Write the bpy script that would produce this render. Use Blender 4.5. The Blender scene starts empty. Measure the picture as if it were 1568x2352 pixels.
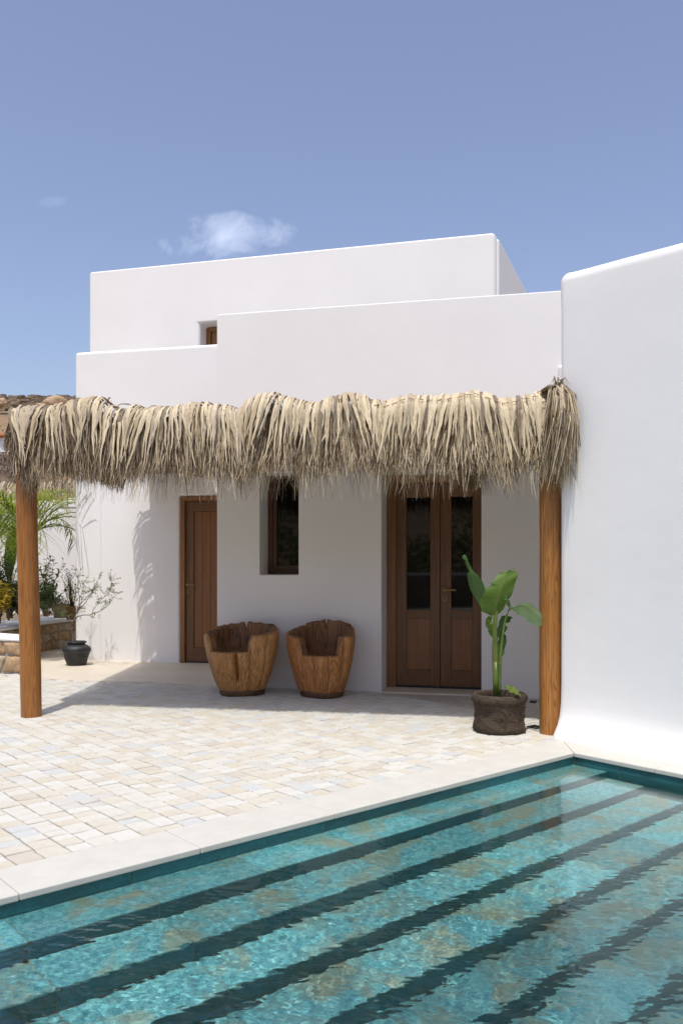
import bpy, bmesh, math, random
import numpy as np
from mathutils import Vector, Matrix, noise

PI = math.pi
R_ = math.radians
random.seed(7)
sc = bpy.context.scene
COL = sc.collection

# ------------------------------------------------------------------ camera
H = 1.35
FX, CX, HY = 1950.0, 784.0, 1290.0          # focal length, centre and horizon on a 1568 x 2352 sheet
cam = bpy.data.cameras.new('camera'); cam_o = bpy.data.objects.new('camera', cam); COL.objects.link(cam_o)
sc.camera = cam_o
cam_o.location = (0, 0, H); cam_o.rotation_euler = (PI / 2, 0, 0)
cam.sensor_fit = 'HORIZONTAL'; cam.sensor_width = 36.0; cam.lens = FX / 1568 * 36
cam.shift_y = (HY - 1176) / 1568
cam.clip_start = 0.05; cam.clip_end = 3000

# ------------------------------------------------------------------ sky and sun
SUN = Vector((.085, .37, -1)).normalized()
world = bpy.data.worlds.new('World'); sc.world = world; world.use_nodes = True
wt = world.node_tree; wn = wt.nodes; wl = wt.links
bg = wn['Background']; bg.inputs[1].default_value = 0.15
sky = wn.new('ShaderNodeTexSky'); sky.sky_type = 'NISHITA'; sky.sun_disc = False
sky.sun_elevation = math.asin(-SUN.z); sky.sun_rotation = math.atan2(-SUN.x, -SUN.y)
sky.altitude = 0; sky.air_density = 1.0; sky.dust_density = 2.6; sky.ozone_density = 2.6
tc = wn.new('ShaderNodeTexCoord')


def wmath(op, a, b=None, clamp=False):
    n = wn.new('ShaderNodeMath'); n.operation = op; n.use_clamp = clamp
    for i, v in enumerate((a, b)):
        if v is None: continue
        if isinstance(v, (int, float)): n.inputs[i].default_value = v
        else: wl.new(v, n.inputs[i])
    return n.outputs[0]


def cloud_mask(px, py, rx, ry, gain, seed):
    """soft patch of vapour around one far direction of the sky"""
    d = Vector((px - CX, FX, HY - py)).normalized()
    e = Vector((d.y, -d.x, 0)).normalized(); u = e.cross(d)
    def dot(v):
        n = wn.new('ShaderNodeVectorMath'); n.operation = 'DOT_PRODUCT'
        wl.new(tc.outputs['Generated'], n.inputs[0]); n.inputs[1].default_value = v
        return n.outputs['Value']
    nz = wn.new('ShaderNodeTexNoise'); nz.inputs['Scale'].default_value = 16; nz.inputs['Detail'].default_value = 9
    nz.inputs['Roughness'].default_value = .62; nz.inputs['Distortion'].default_value = .35
    mp = wn.new('ShaderNodeMapping'); mp.inputs['Location'].default_value = (seed, seed * .7, 0); mp.inputs['Scale'].default_value = (1, 1, 1.5)
    wl.new(tc.outputs['Generated'], mp.inputs[0]); wl.new(mp.outputs[0], nz.inputs['Vector'])
    a = wmath('DIVIDE', dot(e), rx); b = wmath('DIVIDE', dot(u), ry)
    b2 = wmath('ADD', b, wmath('MULTIPLY', a, -.35))
    r2 = wmath('ADD', wmath('MULTIPLY', a, a), wmath('MULTIPLY', b2, b2))
    m = wmath('SUBTRACT', 1.0, r2)
    m = wmath('ADD', m, wmath('MULTIPLY', wmath('SUBTRACT', nz.outputs['Fac'], .52), 4.2))
    front = wmath('GREATER_THAN', dot(d), .5)
    m = wmath('MULTIPLY', wmath('MULTIPLY', m, gain, True), front)
    return m


hs = wn.new('ShaderNodeHueSaturation'); hs.inputs['Hue'].default_value = .510; hs.inputs['Saturation'].default_value = .89; hs.inputs['Value'].default_value = .96
wl.new(sky.outputs[0], hs.inputs['Color'])
last = hs.outputs[0]
for (px, py, rx, ry, g, sd, f) in ((492, 545, .074, .026, .6, 3.1, .38), (118, 462, .018, .007, .5, 9.3, .10)):
    mx = wn.new('ShaderNodeMix'); mx.data_type = 'RGBA'
    wl.new(wmath('MULTIPLY', cloud_mask(px, py, rx, ry, g, sd), f), mx.inputs[0])
    wl.new(last, mx.inputs[6]); mx.inputs[7].default_value = (7.6, 8.2, 9.6, 1)
    last = mx.outputs[2]
wl.new(last, bg.inputs[0])

sun = bpy.data.lights.new('sun', 'SUN'); sun.energy = 2.65; sun.angle = R_(.53); sun.color = (1, .965, .91)
sun_o = bpy.data.objects.new('sun', sun); COL.objects.link(sun_o)
sun_o.rotation_euler = SUN.to_track_quat('-Z', 'Y').to_euler(); sun_o.location = (0, 0, 20)
sun.cycles.is_caustics_light = True                      # real refracted sunlight through the pool surface
sc.view_settings.view_transform = 'Standard'; sc.view_settings.look = 'None'
sc.view_settings.exposure = 0.32; sc.view_settings.gamma = 1; sc.view_settings.use_curve_mapping = False
sc.cycles.max_bounces = 10; sc.cycles.diffuse_bounces = 5; sc.cycles.transmission_bounces = 6

# ------------------------------------------------------------------ materials
def nodes_of(name):
    m = bpy.data.materials.new(name); m.use_nodes = True
    return m, m.node_tree, m.node_tree.nodes['Principled BSDF']


def tex(nt, kind, coord='Object', scale=(1, 1, 1), rot=(0, 0, 0), **kw):
    t = nt.nodes.new('ShaderNodeTexCoord'); mp = nt.nodes.new('ShaderNodeMapping')
    mp.inputs['Scale'].default_value = scale; mp.inputs['Rotation'].default_value = rot
    nt.links.new(t.outputs[coord], mp.inputs[0])
    n = nt.nodes.new('ShaderNodeTex' + kind)
    for k, v in kw.items():
        if k in n.inputs: n.inputs[k].default_value = v
        else: setattr(n, k, v)
    nt.links.new(mp.outputs[0], n.inputs['Vector'])
    return n


def ramp(nt, src, stops):
    r = nt.nodes.new('ShaderNodeValToRGB')
    el = r.color_ramp.elements
    while len(el) < len(stops): el.new(.5)
    for e, (p, c) in zip(el, stops):
        e.position = p; e.color = (*c, 1) if len(c) == 3 else c
    nt.links.new(src, r.inputs[0])
    return r.outputs[0]


def mixc(nt, f, a, b, mode='MIX'):
    m = nt.nodes.new('ShaderNodeMix'); m.data_type = 'RGBA'; m.blend_type = mode
    for i, v in ((0, f), (6, a), (7, b)):
        if isinstance(v, (int, float)): m.inputs[i].default_value = v
        elif isinstance(v, tuple): m.inputs[i].default_value = (*v, 1)
        else: nt.links.new(v, m.inputs[i])
    return m.outputs[2]


def bump(nt, b, src, strength, dist=.01, prev=None):
    n = nt.nodes.new('ShaderNodeBump'); n.inputs['Strength'].default_value = strength; n.inputs['Distance'].default_value = dist
    nt.links.new(src, n.inputs['Height'])
    if prev: nt.links.new(prev, n.inputs['Normal'])
    nt.links.new(n.outputs[0], b.inputs['Normal'])
    return n.outputs[0]


def flat(name, c, rough=.6, metal=0, spec=.5):
    m, nt, b = nodes_of(name)
    b.inputs['Base Color'].default_value = (*c, 1); b.inputs['Roughness'].default_value = rough
    b.inputs['Metallic'].default_value = metal; b.inputs['Specular IOR Level'].default_value = spec
    return m


def plaster_mat(name, c, bumpy=1.0):
    m, nt, b = nodes_of(name)
    a = tex(nt, 'Noise', scale=(1, 1, 1), Scale=1.1, Detail=6, Roughness=.6)
    c2 = tuple(v * .955 for v in c)
    col = mixc(nt, ramp(nt, a.outputs['Fac'], [(.35, (0, 0, 0)), (.7, (1, 1, 1))]), c2, c)
    nt.links.new(col, b.inputs['Base Color']); b.inputs['Roughness'].default_value = .85
    b.inputs['Specular IOR Level'].default_value = .25
    t = tex(nt, 'Noise', scale=(1, 1, 1.5), Scale=5, Detail=3, Roughness=.5)
    g = tex(nt, 'Noise', scale=(1, 1, 1.7), Scale=60, Detail=6, Roughness=.68)
    p = bump(nt, b, t.outputs['Fac'], .10 * bumpy, .012)
    bump(nt, b, g.outputs['Fac'], .16 * bumpy, .0028, p)
    return m


def wood_mat(name, light, mid, dark, ring=1.0, zs=.22, rough=.5, scale=1.0, axis='Z', dots=True, line=.5):
    """long grain along one axis"""
    m, nt, b = nodes_of(name)
    sx = {'Z': (1, 1, zs), 'X': (zs, 1, 1), 'Y': (1, zs, 1)}[axis]
    n1 = tex(nt, 'Noise', scale=tuple(v * 5 * scale for v in sx), Scale=1, Detail=3, Roughness=.5, Distortion=.3)
    mm = nt.nodes.new('ShaderNodeMath'); mm.operation = 'MULTIPLY'; mm.inputs[1].default_value = 15 * ring
    nt.links.new(n1.outputs['Fac'], mm.inputs[0])
    fr = nt.nodes.new('ShaderNodeMath'); fr.operation = 'PINGPONG'; fr.inputs[1].default_value = .5
    nt.links.new(mm.outputs[0], fr.inputs[0])
    fb = tex(nt, 'Noise', scale=tuple(v * (60 if v == 1 else 9) * scale for v in sx), Scale=1, Detail=5, Roughness=.7)
    big = tex(nt, 'Noise', scale=tuple(v * 2.6 for v in sx), Scale=1, Detail=3, Roughness=.6)
    c1 = mixc(nt, ramp(nt, big.outputs['Fac'], [(.35, (0, 0, 0)), (.68, (1, 1, 1))]), mid, light)
    c2 = mixc(nt, ramp(nt, fr.outputs[0], [(.0, (line,) * 3), (.10, (line * .6,) * 3), (.24, (0, 0, 0))]), c1, dark)
    c3 = mixc(nt, ramp(nt, fb.outputs['Fac'], [(.38, (.55,) * 3), (.62, (0, 0, 0))]), c2, dark)
    if dots:
        w = tex(nt, 'Noise', scale=tuple(v * (24 if v == 1 else 16) * scale for v in sx), Scale=1, Detail=4, Roughness=.6)
        c3 = mixc(nt, ramp(nt, w.outputs['Fac'], [(.64, (0, 0, 0)), (.74, (.8,) * 3)]), c3, tuple(v * .35 for v in dark))
    nt.links.new(c3, b.inputs['Base Color']); b.inputs['Roughness'].default_value = rough
    bump(nt, b, fb.outputs['Fac'], .35, .003)
    return m


def stone_mat(name, c1, c2, c3, sc_=9, pit=.5, rough=.8, b_=.5):
    m, nt, b = nodes_of(name)
    n = tex(nt, 'Noise', scale=(1, 1, 1), Scale=sc_, Detail=7, Roughness=.62, Distortion=.4)
    v = tex(nt, 'Noise', scale=(1, 1, 1), Scale=sc_ * 9, Detail=4, Roughness=.7)
    col = mixc(nt, ramp(nt, n.outputs['Fac'], [(.36, (0, 0, 0)), (.64, (1, 1, 1))]), c1, c2)
    col = mixc(nt, ramp(nt, v.outputs['Fac'], [(.52, (0, 0, 0)), (.72, (pit,) * 3)]), col, c3)
    nt.links.new(col, b.inputs['Base Color']); b.inputs['Roughness'].default_value = rough
    p = bump(nt, b, n.outputs['Fac'], b_, .012)
    bump(nt, b, v.outputs['Fac'], b_, .003, p)
    return m


def leaf_mat(name, c, c2, veins=False, trans=.35, rough=.45, rib=None):
    m, nt, b = nodes_of(name)
    n = tex(nt, 'Noise', scale=(1, 1, 1), Scale=6, Detail=3, Roughness=.6)
    col = mixc(nt, ramp(nt, n.outputs['Fac'], [(.35, (0, 0, 0)), (.65, (1, 1, 1))]), c, c2)
    if veins:
        w = tex(nt, 'Wave', coord='UV', scale=(26, 3, 1), Scale=1, Distortion=1.2, Detail=2)
        w.wave_type = 'BANDS'; w.bands_direction = 'X'
        col = mixc(nt, ramp(nt, w.outputs['Fac'], [(.25, (.35,) * 3), (.8, (0, 0, 0))]), col, tuple(v * .55 for v in c))
        t = nt.nodes.new('ShaderNodeTexCoord'); sp = nt.nodes.new('ShaderNodeSeparateXYZ'); nt.links.new(t.outputs['UV'], sp.inputs[0])
        ab = nt.nodes.new('ShaderNodeMath'); ab.operation = 'ABSOLUTE'; nt.links.new(sp.outputs[1], ab.inputs[0])
        col = mixc(nt, ramp(nt, ab.outputs[0], [(.03, (1, 1, 1)), (.075, (0, 0, 0))]), col, rib or (.30, .36, .10))
        bump(nt, b, w.outputs['Fac'], .25, .003)
    nt.links.new(col, b.inputs['Base Color']); b.inputs['Roughness'].default_value = rough
    tr = nt.nodes.new('ShaderNodeBsdfTranslucent'); nt.links.new(col, tr.inputs[0])
    ms = nt.nodes.new('ShaderNodeMixShader'); ms.inputs[0].default_value = trans
    nt.links.new(b.outputs[0], ms.inputs[1]); nt.links.new(tr.outputs[0], ms.inputs[2])
    nt.links.new(ms.outputs[0], nt.nodes['Material Output'].inputs[0])
    return m


M = {}
M['plaster'] = plaster_mat('white_plaster', (.84, .82, .80))
M['plaster_rough'] = plaster_mat('rough_white_plaster', (.82, .81, .80), 1.5)
M['whitewash'] = plaster_mat('whitewash', (.78, .78, .79))
M['post'] = wood_mat('stained_post_wood', (.50, .215, .045), (.32, .120, .022), (.10, .034, .009), ring=1.6, zs=.03, rough=.42, scale=2.6, dots=False, line=.7)
M['door'] = wood_mat('door_wood', (.215, .100, .034), (.15, .066, .023), (.06, .025, .010), ring=.6, zs=.1, rough=.45, scale=1.6, dots=False, line=.25)
M['door_h'] = wood_mat('door_wood_crosswise', (.215, .100, .034), (.15, .067, .023), (.065, .027, .011), ring=.5, zs=.1, rough=.45, scale=1.6, axis='X', dots=False, line=.2)
M['panel'] = wood_mat('door_panel_wood', (.30, .120, .034), (.215, .080, .022), (.115, .042, .013), ring=.8, zs=.12, rough=.42, scale=1.1, dots=False, line=.2)
M['frame_wood'] = wood_mat('door_frame_wood', (.36, .165, .052), (.255, .11, .035), (.11, .043, .014), ring=.5, zs=.1, rough=.45, scale=1.6, dots=False, line=.2)
M['log'] = wood_mat('log_wood', (.66, .34, .11), (.44, .205, .062), (.10, .042, .015), ring=.7, zs=.075, rough=.5, scale=1.6, line=.55)
M['log2'] = wood_mat('red_log_wood', (.64, .29, .085), (.42, .165, .048), (.10, .04, .015), ring=.7, zs=.07, rough=.5, scale=1.6, line=.6)
M['log_dark'] = wood_mat('dark_log_wood', (.15, .075, .03), (.09, .042, .018), (.03, .014, .007), ring=.6, zs=.2, rough=.6)
M['window_wood'] = wood_mat('shaded_window_wood', (.12, .055, .025), (.085, .038, .018), (.04, .018, .01), ring=.6, zs=.1, rough=.4, scale=1.6, dots=False, line=.2)  # darker wood: the shadow of the deep recess is put into the colour
M['glass'] = flat('black_backed_glass', (.004, .005, .005), .03, 0, .5)  # opaque near-black: the unlit room behind the pane is put into the colour
M['brass'] = flat('aged_brass', (.22, .155, .07), .42, 1)
M['steel'] = flat('brushed_steel', (.55, .53, .52), .35, 1)
M['black'] = flat('black_plastic', (.012, .012, .013), .35)
M['clay'] = stone_mat('black_clay', (.012, .012, .013), (.022, .022, .024), (.09, .09, .095), 9, .30, .55, .3)
M['mortar'] = stone_mat('light_mortar', (.38, .34, .28), (.56, .52, .45), (.24, .20, .15), 14, .6)
M['concrete'] = stone_mat('cream_microcement', (.60, .53, .42), (.66, .59, .485), (.52, .46, .37), 2.2, .15, .55, .05)
M['coping'] = stone_mat('cream_coping_stone', (.52, .50, .445), (.565, .545, .49), (.50, .46, .40), 7, .35, .7, .12)
PAV = []
for nm, a, b_, p in (('white_paver', (0.59, 0.567, 0.507), (0.553, 0.53, 0.465), (0.475, 0.438, 0.366)), ('cream_paver', (0.571, 0.537, 0.458), (0.535, 0.493, 0.409), (0.463, 0.414, 0.331)),
                     ('sand_paver', (0.553, 0.506, 0.416), (0.524, 0.472, 0.378), (0.457, 0.395, 0.305)), ('rose_paver', (0.529, 0.481, 0.409), (0.499, 0.45, 0.378), (0.427, 0.365, 0.294)),
                     ('blue_grey_paver', (0.517, 0.521, 0.501), (0.499, 0.502, 0.484), (0.451, 0.45, 0.427)), ('grey_paver', (0.505, 0.487, 0.439), (0.547, 0.53, 0.484), (0.427, 0.401, 0.348)),
                     ('ivory_paver', (0.602, 0.589, 0.538), (0.571, 0.554, 0.501), (0.487, 0.457, 0.392))):
    M[nm] = stone_mat(nm, a, b_, p, 11, .55, .8, .45); PAV.append(M[nm])
PAV_W = [.26, .24, .10, .045, .07, .11, .18]


def pool_tile_mat(name, c, c2, rust):
    m, nt, b = nodes_of(name)
    n = tex(nt, 'Noise', coord='Generated', scale=(1.2, 1.2, 1), Scale=1.6, Detail=6, Roughness=.65, Distortion=.8)
    o = nt.nodes.new('ShaderNodeObjectInfo')
    mp = [x for x in nt.nodes if x.type == 'MAPPING'][0]
    ml = nt.nodes.new('ShaderNodeMath'); ml.operation = 'MULTIPLY'; ml.inputs[1].default_value = 37
    nt.links.new(o.outputs['Random'], ml.inputs[0]); nt.links.new(ml.outputs[0], mp.inputs['Location'])
    f = tex(nt, 'Noise', scale=(1, 1, 1), Scale=46, Detail=7, Roughness=.8)
    col = mixc(nt, ramp(nt, f.outputs['Fac'], [(.42, (0, 0, 0)), (.58, (1, 1, 1))]), c, c2)  # stone grain, its contrast raised to paint in a glitter
    col = mixc(nt, ramp(nt, n.outputs['Fac'], [(.46, (0, 0, 0)), (.64, (.85,) * 3)]), col, rust)
    h = nt.nodes.new('ShaderNodeHueSaturation'); nt.links.new(col, h.inputs['Color'])
    mr = nt.nodes.new('ShaderNodeMapRange'); mr.inputs[3].default_value = .75; mr.inputs[4].default_value = 1.25
    nt.links.new(o.outputs['Random'], mr.inputs[0]); nt.links.new(mr.outputs[0], h.inputs['Value'])
    nt.links.new(h.outputs[0], b.inputs['Base Color']); b.inputs['Roughness'].default_value = .45
    bump(nt, b, f.outputs['Fac'], .4, .004)
    return m


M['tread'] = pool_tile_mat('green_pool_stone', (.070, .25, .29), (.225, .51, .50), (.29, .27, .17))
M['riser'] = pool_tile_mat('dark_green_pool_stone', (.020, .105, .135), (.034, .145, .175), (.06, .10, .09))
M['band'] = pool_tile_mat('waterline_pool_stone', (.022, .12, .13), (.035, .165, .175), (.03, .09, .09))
M['basin'] = stone_mat('pool_grout', (.22, .22, .17), (.16, .2, .17), (.12, .10, .06), 6, .4)
M['burlap'] = None
m, nt, b = nodes_of('brown_burlap')
wv = tex(nt, 'Noise', scale=(30, 30, 190), Scale=1, Detail=3, Roughness=.6)
wb = tex(nt, 'Noise', scale=(1, 1, 1), Scale=7, Detail=5, Roughness=.6)
col = mixc(nt, wb.outputs['Fac'], (.045, .033, .024), (.12, .092, .068))
col = mixc(nt, ramp(nt, wv.outputs['Fac'], [(.4, (.7,) * 3), (.6, (0, 0, 0))]), col, (.028, .02, .015))
nt.links.new(col, b.inputs['Base Color']); b.inputs['Roughness'].default_value = .95; b.inputs['Specular IOR Level'].default_value = .1
pb = bump(nt, b, wb.outputs['Fac'], .6, .02); bump(nt, b, wv.outputs['Fac'], .6, .003, pb)
M['burlap'] = m
M['soil'] = stone_mat('dark_soil', (.03, .02, .014), (.05, .035, .022), (.12, .08, .05), 20, .6)
M['garden_soil'] = stone_mat('garden_soil', (.12, .08, .045), (.2, .14, .08), (.28, .2, .11), 12, .6)
M['hill'] = stone_mat('dry_hillside', (.20, .125, .065), (.29, .19, .105), (.12, .075, .04), .7, .6, .9, .8)
M['ground'] = stone_mat('dry_ground', (.36, .28, .19), (.42, .34, .24), (.25, .2, .12), .9, .5)
M['dry_stone'] = stone_mat('dry_stone', (.16, .115, .075), (.27, .20, .135), (.09, .06, .04), 1.6, .5)
M['rubble'] = [stone_mat('ochre_stone', (.50, .34, .18), (.30, .19, .10), (.68, .58, .44), 11, .5, .8, 1.0),
               stone_mat('tan_stone', (.52, .43, .30), (.33, .26, .17), (.66, .60, .50), 12, .6, .8, 1.0),
               stone_mat('rust_stone', (.42, .25, .12), (.26, .155, .085), (.62, .50, .36), 10, .5, .8, 1.0)]
M['rubble_mortar'] = stone_mat('grey_rubble_mortar', (.42, .39, .35), (.30, .27, .23), (.55, .52, .48), 22, .6, .9, 1.0)
M['banana'] = leaf_mat('banana_leaf', (.10, .19, .022), (.15, .26, .035), True, .38, .4)
M['banana_dark'] = leaf_mat('dark_banana_leaf', (.038, .115, .02), (.065, .16, .028), True, .3, .35)
M['banana_pale'] = leaf_mat('pale_banana_leaf', (.22, .36, .15), (.28, .42, .20), True, .2, .35, (.5, .55, .22))
M['banana_yellow'] = leaf_mat('yellowing_banana_leaf', (.05, .15, .05), (.20, .24, .03), True, .25, .4)
M['stalk'] = leaf_mat('banana_stalk', (.075, .125, .02), (.125, .175, .03), False, .1, .4)
M['sheath'] = wood_mat('dry_banana_sheath', (.23, .17, .05), (.14, .09, .03), (.05, .025, .012), zs=.05, dots=False)
M['palm'] = leaf_mat('palm_leaf', (.27, .34, .02), (.50, .52, .05), False, .45, .4)
M['palm_dark'] = leaf_mat('dark_palm_leaf', (.11, .18, .02), (.22, .28, .03), False, .35, .4)
M['shrub'] = leaf_mat('shrub_leaf', (.07, .13, .032), (.18, .25, .06), False, .35, .4)
M['shrub_dark'] = leaf_mat('dark_shrub_leaf', (.04, .08, .02), (.08, .13, .03), False, .3, .4)
M['croton'] = leaf_mat('yellow_croton_leaf', (.60, .42, .03), (.34, .28, .03), False, .35, .45)
M['feather'] = leaf_mat('feathery_leaf', (.12, .17, .045), (.18, .23, .07), False, .35, .6)
M['purple'] = leaf_mat('purple_flower', (.22, .12, .42), (.3, .2, .5), False, .3, .6)
M['twig'] = stone_mat('grey_brown_bark', (.10, .07, .05), (.16, .12, .09), (.06, .045, .03), 20, .5)
M['pale_twig'] = flat('pale_bark', (.34, .26, .19), .8)
M['terracotta'] = stone_mat('terracotta', (.42, .16, .06), (.34, .12, .045), (.5, .3, .17), 7, .4)
M['brown_pot'] = stone_mat('rusty_clay_pot', (.30, .15, .06), (.20, .12, .055), (.36, .25, .14), 12, .5)
M['old_pot'] = stone_mat('mossy_clay_pot', (.26, .20, .10), (.18, .15, .07), (.36, .29, .18), 14, .5)


def straw(name, c, c2, dark, rough=.62):
    m, nt, b = nodes_of(name)
    o = tex(nt, 'Noise', scale=(26, 26, 3.2), Scale=1, Detail=4, Roughness=.65)
    g = tex(nt, 'Noise', scale=(150, 150, 5), Scale=1, Detail=2, Roughness=.5)
    col = mixc(nt, ramp(nt, o.outputs['Fac'], [(.35, (0, 0, 0)), (.65, (1, 1, 1))]), c, c2)
    col = mixc(nt, ramp(nt, g.outputs['Fac'], [(.38, (.6,) * 3), (.58, (0, 0, 0))]), col, dark)
    nt.links.new(col, b.inputs['Base Color']); b.inputs['Roughness'].default_value = rough; b.inputs['Specular IOR Level'].default_value = .3
    tr = nt.nodes.new('ShaderNodeBsdfTranslucent'); nt.links.new(col, tr.inputs[0])
    ms = nt.nodes.new('ShaderNodeMixShader'); ms.inputs[0].default_value = .10
    nt.links.new(b.outputs[0], ms.inputs[1]); nt.links.new(tr.outputs[0], ms.inputs[2])
    nt.links.new(ms.outputs[0], nt.nodes['Material Output'].inputs[0])
    return m


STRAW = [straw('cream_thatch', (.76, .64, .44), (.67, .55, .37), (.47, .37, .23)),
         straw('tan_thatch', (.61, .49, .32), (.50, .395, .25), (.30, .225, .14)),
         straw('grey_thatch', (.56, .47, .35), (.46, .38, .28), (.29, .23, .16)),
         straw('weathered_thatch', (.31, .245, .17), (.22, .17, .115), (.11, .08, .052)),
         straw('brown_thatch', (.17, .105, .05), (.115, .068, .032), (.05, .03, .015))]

# ------------------------------------------------------------------ helpers
WP = {}


def tag(o, label=None, cat=None, group=None, kind=None):
    if label: o['label'] = label
    if cat: o['category'] = cat
    if group: o['group'] = group
    if kind: o['kind'] = kind
    return o


def thing(name, loc, label, cat, group=None):
    o = bpy.data.objects.new(name, None); COL.objects.link(o); o.location = loc; o.empty_display_size = .1
    WP[o.name] = Vector(loc)
    return tag(o, label, cat, group)


def mesh(name, V, F, mats, parent=None, smooth=False, fm=None, uv=None, origin=None):
    """one mesh object from world-space vertices"""
    base = WP.get(parent.name, Vector((0, 0, 0))) if parent else Vector((0, 0, 0))
    org = Vector(origin) if origin is not None else (base if parent else Vector((0, 0, 0)))
    me = bpy.data.meshes.new(name)
    A = np.asarray([tuple(v) for v in V], dtype=float).reshape(-1, 3) - np.array(org)
    me.from_pydata(A.tolist(), [], [tuple(f) for f in F])
    for m_ in (mats if isinstance(mats, (list, tuple)) else [mats]): me.materials.append(m_)
    if fm is not None: me.polygons.foreach_set('material_index', fm)
    if smooth: me.polygons.foreach_set('use_smooth', [True] * len(me.polygons))
    if uv is not None:
        l = me.uv_layers.new(name='UVMap')
        for lp in me.loops: l.data[lp.index].uv = uv[lp.vertex_index]
    me.update()
    o = bpy.data.objects.new(name, me); COL.objects.link(o)
    o.location = org - base
    if parent: o.parent = parent
    WP[o.name] = org
    return o


class MB:
    """collects faces for one mesh"""
    def __init__(s): s.V = []; s.F = []; s.M = []; s.U = []

    def add(s, V, F, m=0, U=None):
        k = len(s.V); s.V += [tuple(v) for v in V]; s.F += [tuple(i + k for i in f) for f in F]
        s.M += [m] * len(F); s.U += (U or [(0, 0)] * len(V))

    def box(s, fn, a0, a1, b0, b1, z0, z1, m=0):
        V = [fn(a, b, z) for z in (z0, z1) for (a, b) in ((a0, b0), (a1, b0), (a1, b1), (a0, b1))]
        s.add(V, [(3, 2, 1, 0), (4, 5, 6, 7), (0, 1, 5, 4), (1, 2, 6, 5), (2, 3, 7, 6), (3, 0, 4, 7)], m)

    def tube(s, pts, rads, n=8, m=0, cap=True):
        pts = [Vector(p) for p in pts]
        if isinstance(rads, (int, float)): rads = [rads] * len(pts)
        V = []; up = Vector((0, 0, 1))
        for i, p in enumerate(pts):
            d = (pts[min(i + 1, len(pts) - 1)] - pts[max(i - 1, 0)]).normalized()
            a = d.cross(up if abs(d.z) < .93 else Vector((1, 0, 0))).normalized(); b_ = d.cross(a)
            for k in range(n):
                t = 2 * PI * k / n
                V.append(p + (a * math.cos(t) + b_ * math.sin(t)) * rads[i])
        F = [(i * n + k, i * n + (k + 1) % n, (i + 1) * n + (k + 1) % n, (i + 1) * n + k) for i in range(len(pts) - 1) for k in range(n)]
        if cap: F += [tuple(range(n))[::-1], tuple((len(pts) - 1) * n + k for k in range(n))]
        s.add(V, F, m)

    def lathe(s, c, prof, n=40, m=0, wob=None):
        V = []
        for (r, z) in prof:
            for k in range(n):
                t = 2 * PI * k / n
                rr = r + (wob(t, z, r) if wob else 0)
                V.append((c[0] + rr * math.cos(t), c[1] + rr * math.sin(t), c[2] + z))
        F = [(i * n + k, i * n + (k + 1) % n, (i + 1) * n + (k + 1) % n, (i + 1) * n + k) for i in range(len(prof) - 1) for k in range(n)]
        s.add(V, F, m)

    def build(s, name, mats, parent=None, smooth=False, origin=None, uv=False):
        return mesh(name, s.V, s.F, mats, parent, smooth, s.M if isinstance(mats, (list, tuple)) else None, s.U if uv else None, origin)


def bevel(o, w, seg=2, ang=35):
    b_ = o.modifiers.new('bevel', 'BEVEL'); b_.width = w; b_.segments = seg; b_.limit_method = 'ANGLE'; b_.angle_limit = R_(ang)
    b_.harden_normals = False
    return o


def at(x, y, Y):
    """point seen at sheet position (x, y) and standing Y metres away"""
    return Vector(((x - CX) / FX * Y, Y, H - (y - HY) / FX * Y))


def gz(x, y, z=0.0):
    return at(x, y, (H - z) * FX / (y - HY))


class Frame:
    def __init__(s, o, a):
        s.o = Vector((o[0], o[1], 0)); s.u = Vector((math.cos(a), -math.sin(a), 0)); s.n = Vector((math.sin(a), math.cos(a), 0))

    def __call__(s, a, d, z): return s.o + s.u * a + s.n * d + Vector((0, 0, z))

    def sx(s, x, d=0):
        k = (x - CX) / FX; o = s.o + s.n * d
        return (k * o.y - o.x) / (s.u.x - k * s.u.y)

    def zy(s, x, y, d=0):
        p = s(s.sx(x, d), d, 0); return H - (y - HY) / FX * p.y


def solid(name, fn, a0, a1, b0, b1, z0, z1, mat, parent, cuts=(), bev=.035, seg=4):
    """box with recesses cut into it and softly rounded edges"""
    mb = MB(); mb.box(fn, a0, a1, b0, b1, z0, z1)
    o = mb.build(name, mat, parent)
    if cuts:
        tmp = []
        for (c0, c1, dep, y0, y1) in cuts:
            cb = MB(); cb.box(fn, c0, c1, -.6, dep, y0, y1)
            c = cb.build('cutter', mat, parent); tmp.append(c)
            bm_ = o.modifiers.new('b', 'BOOLEAN'); bm_.operation = 'DIFFERENCE'; bm_.object = c; bm_.solver = 'EXACT'
        bpy.context.view_layer.update()
        ev = o.evaluated_get(bpy.context.evaluated_depsgraph_get())
        nm = bpy.data.meshes.new_from_object(ev); old = o.data
        o.modifiers.clear(); o.data = nm; bpy.data.meshes.remove(old); nm.name = name
        for c in tmp:
            me = c.data; bpy.data.objects.remove(c); bpy.data.meshes.remove(me)
    bevel(o, bev, seg, 30)
    o.data.polygons.foreach_set('use_smooth', [True] * len(o.data.polygons))
    wn_ = o.modifiers.new('wn', 'WEIGHTED_NORMAL'); wn_.keep_sharp = False; wn_.weight = 100
    return o


# ------------------------------------------------------------------ pool frame: p along the long edge (towards the left), q into the pool
C0 = Vector((1.639, 6.003, 0)); D = Vector((-.757, -.6534, 0)); N = Vector((.6534, -.757, 0))
POOL_L, POOL_W = 9.5, 7.5


def PQ(p, q, z=0): return C0 + D * p + N * q + Vector((0, 0, z))


def to_pq(v):
    r = Vector((v[0], v[1], 0)) - C0
    return r.dot(D), r.dot(N)


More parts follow.
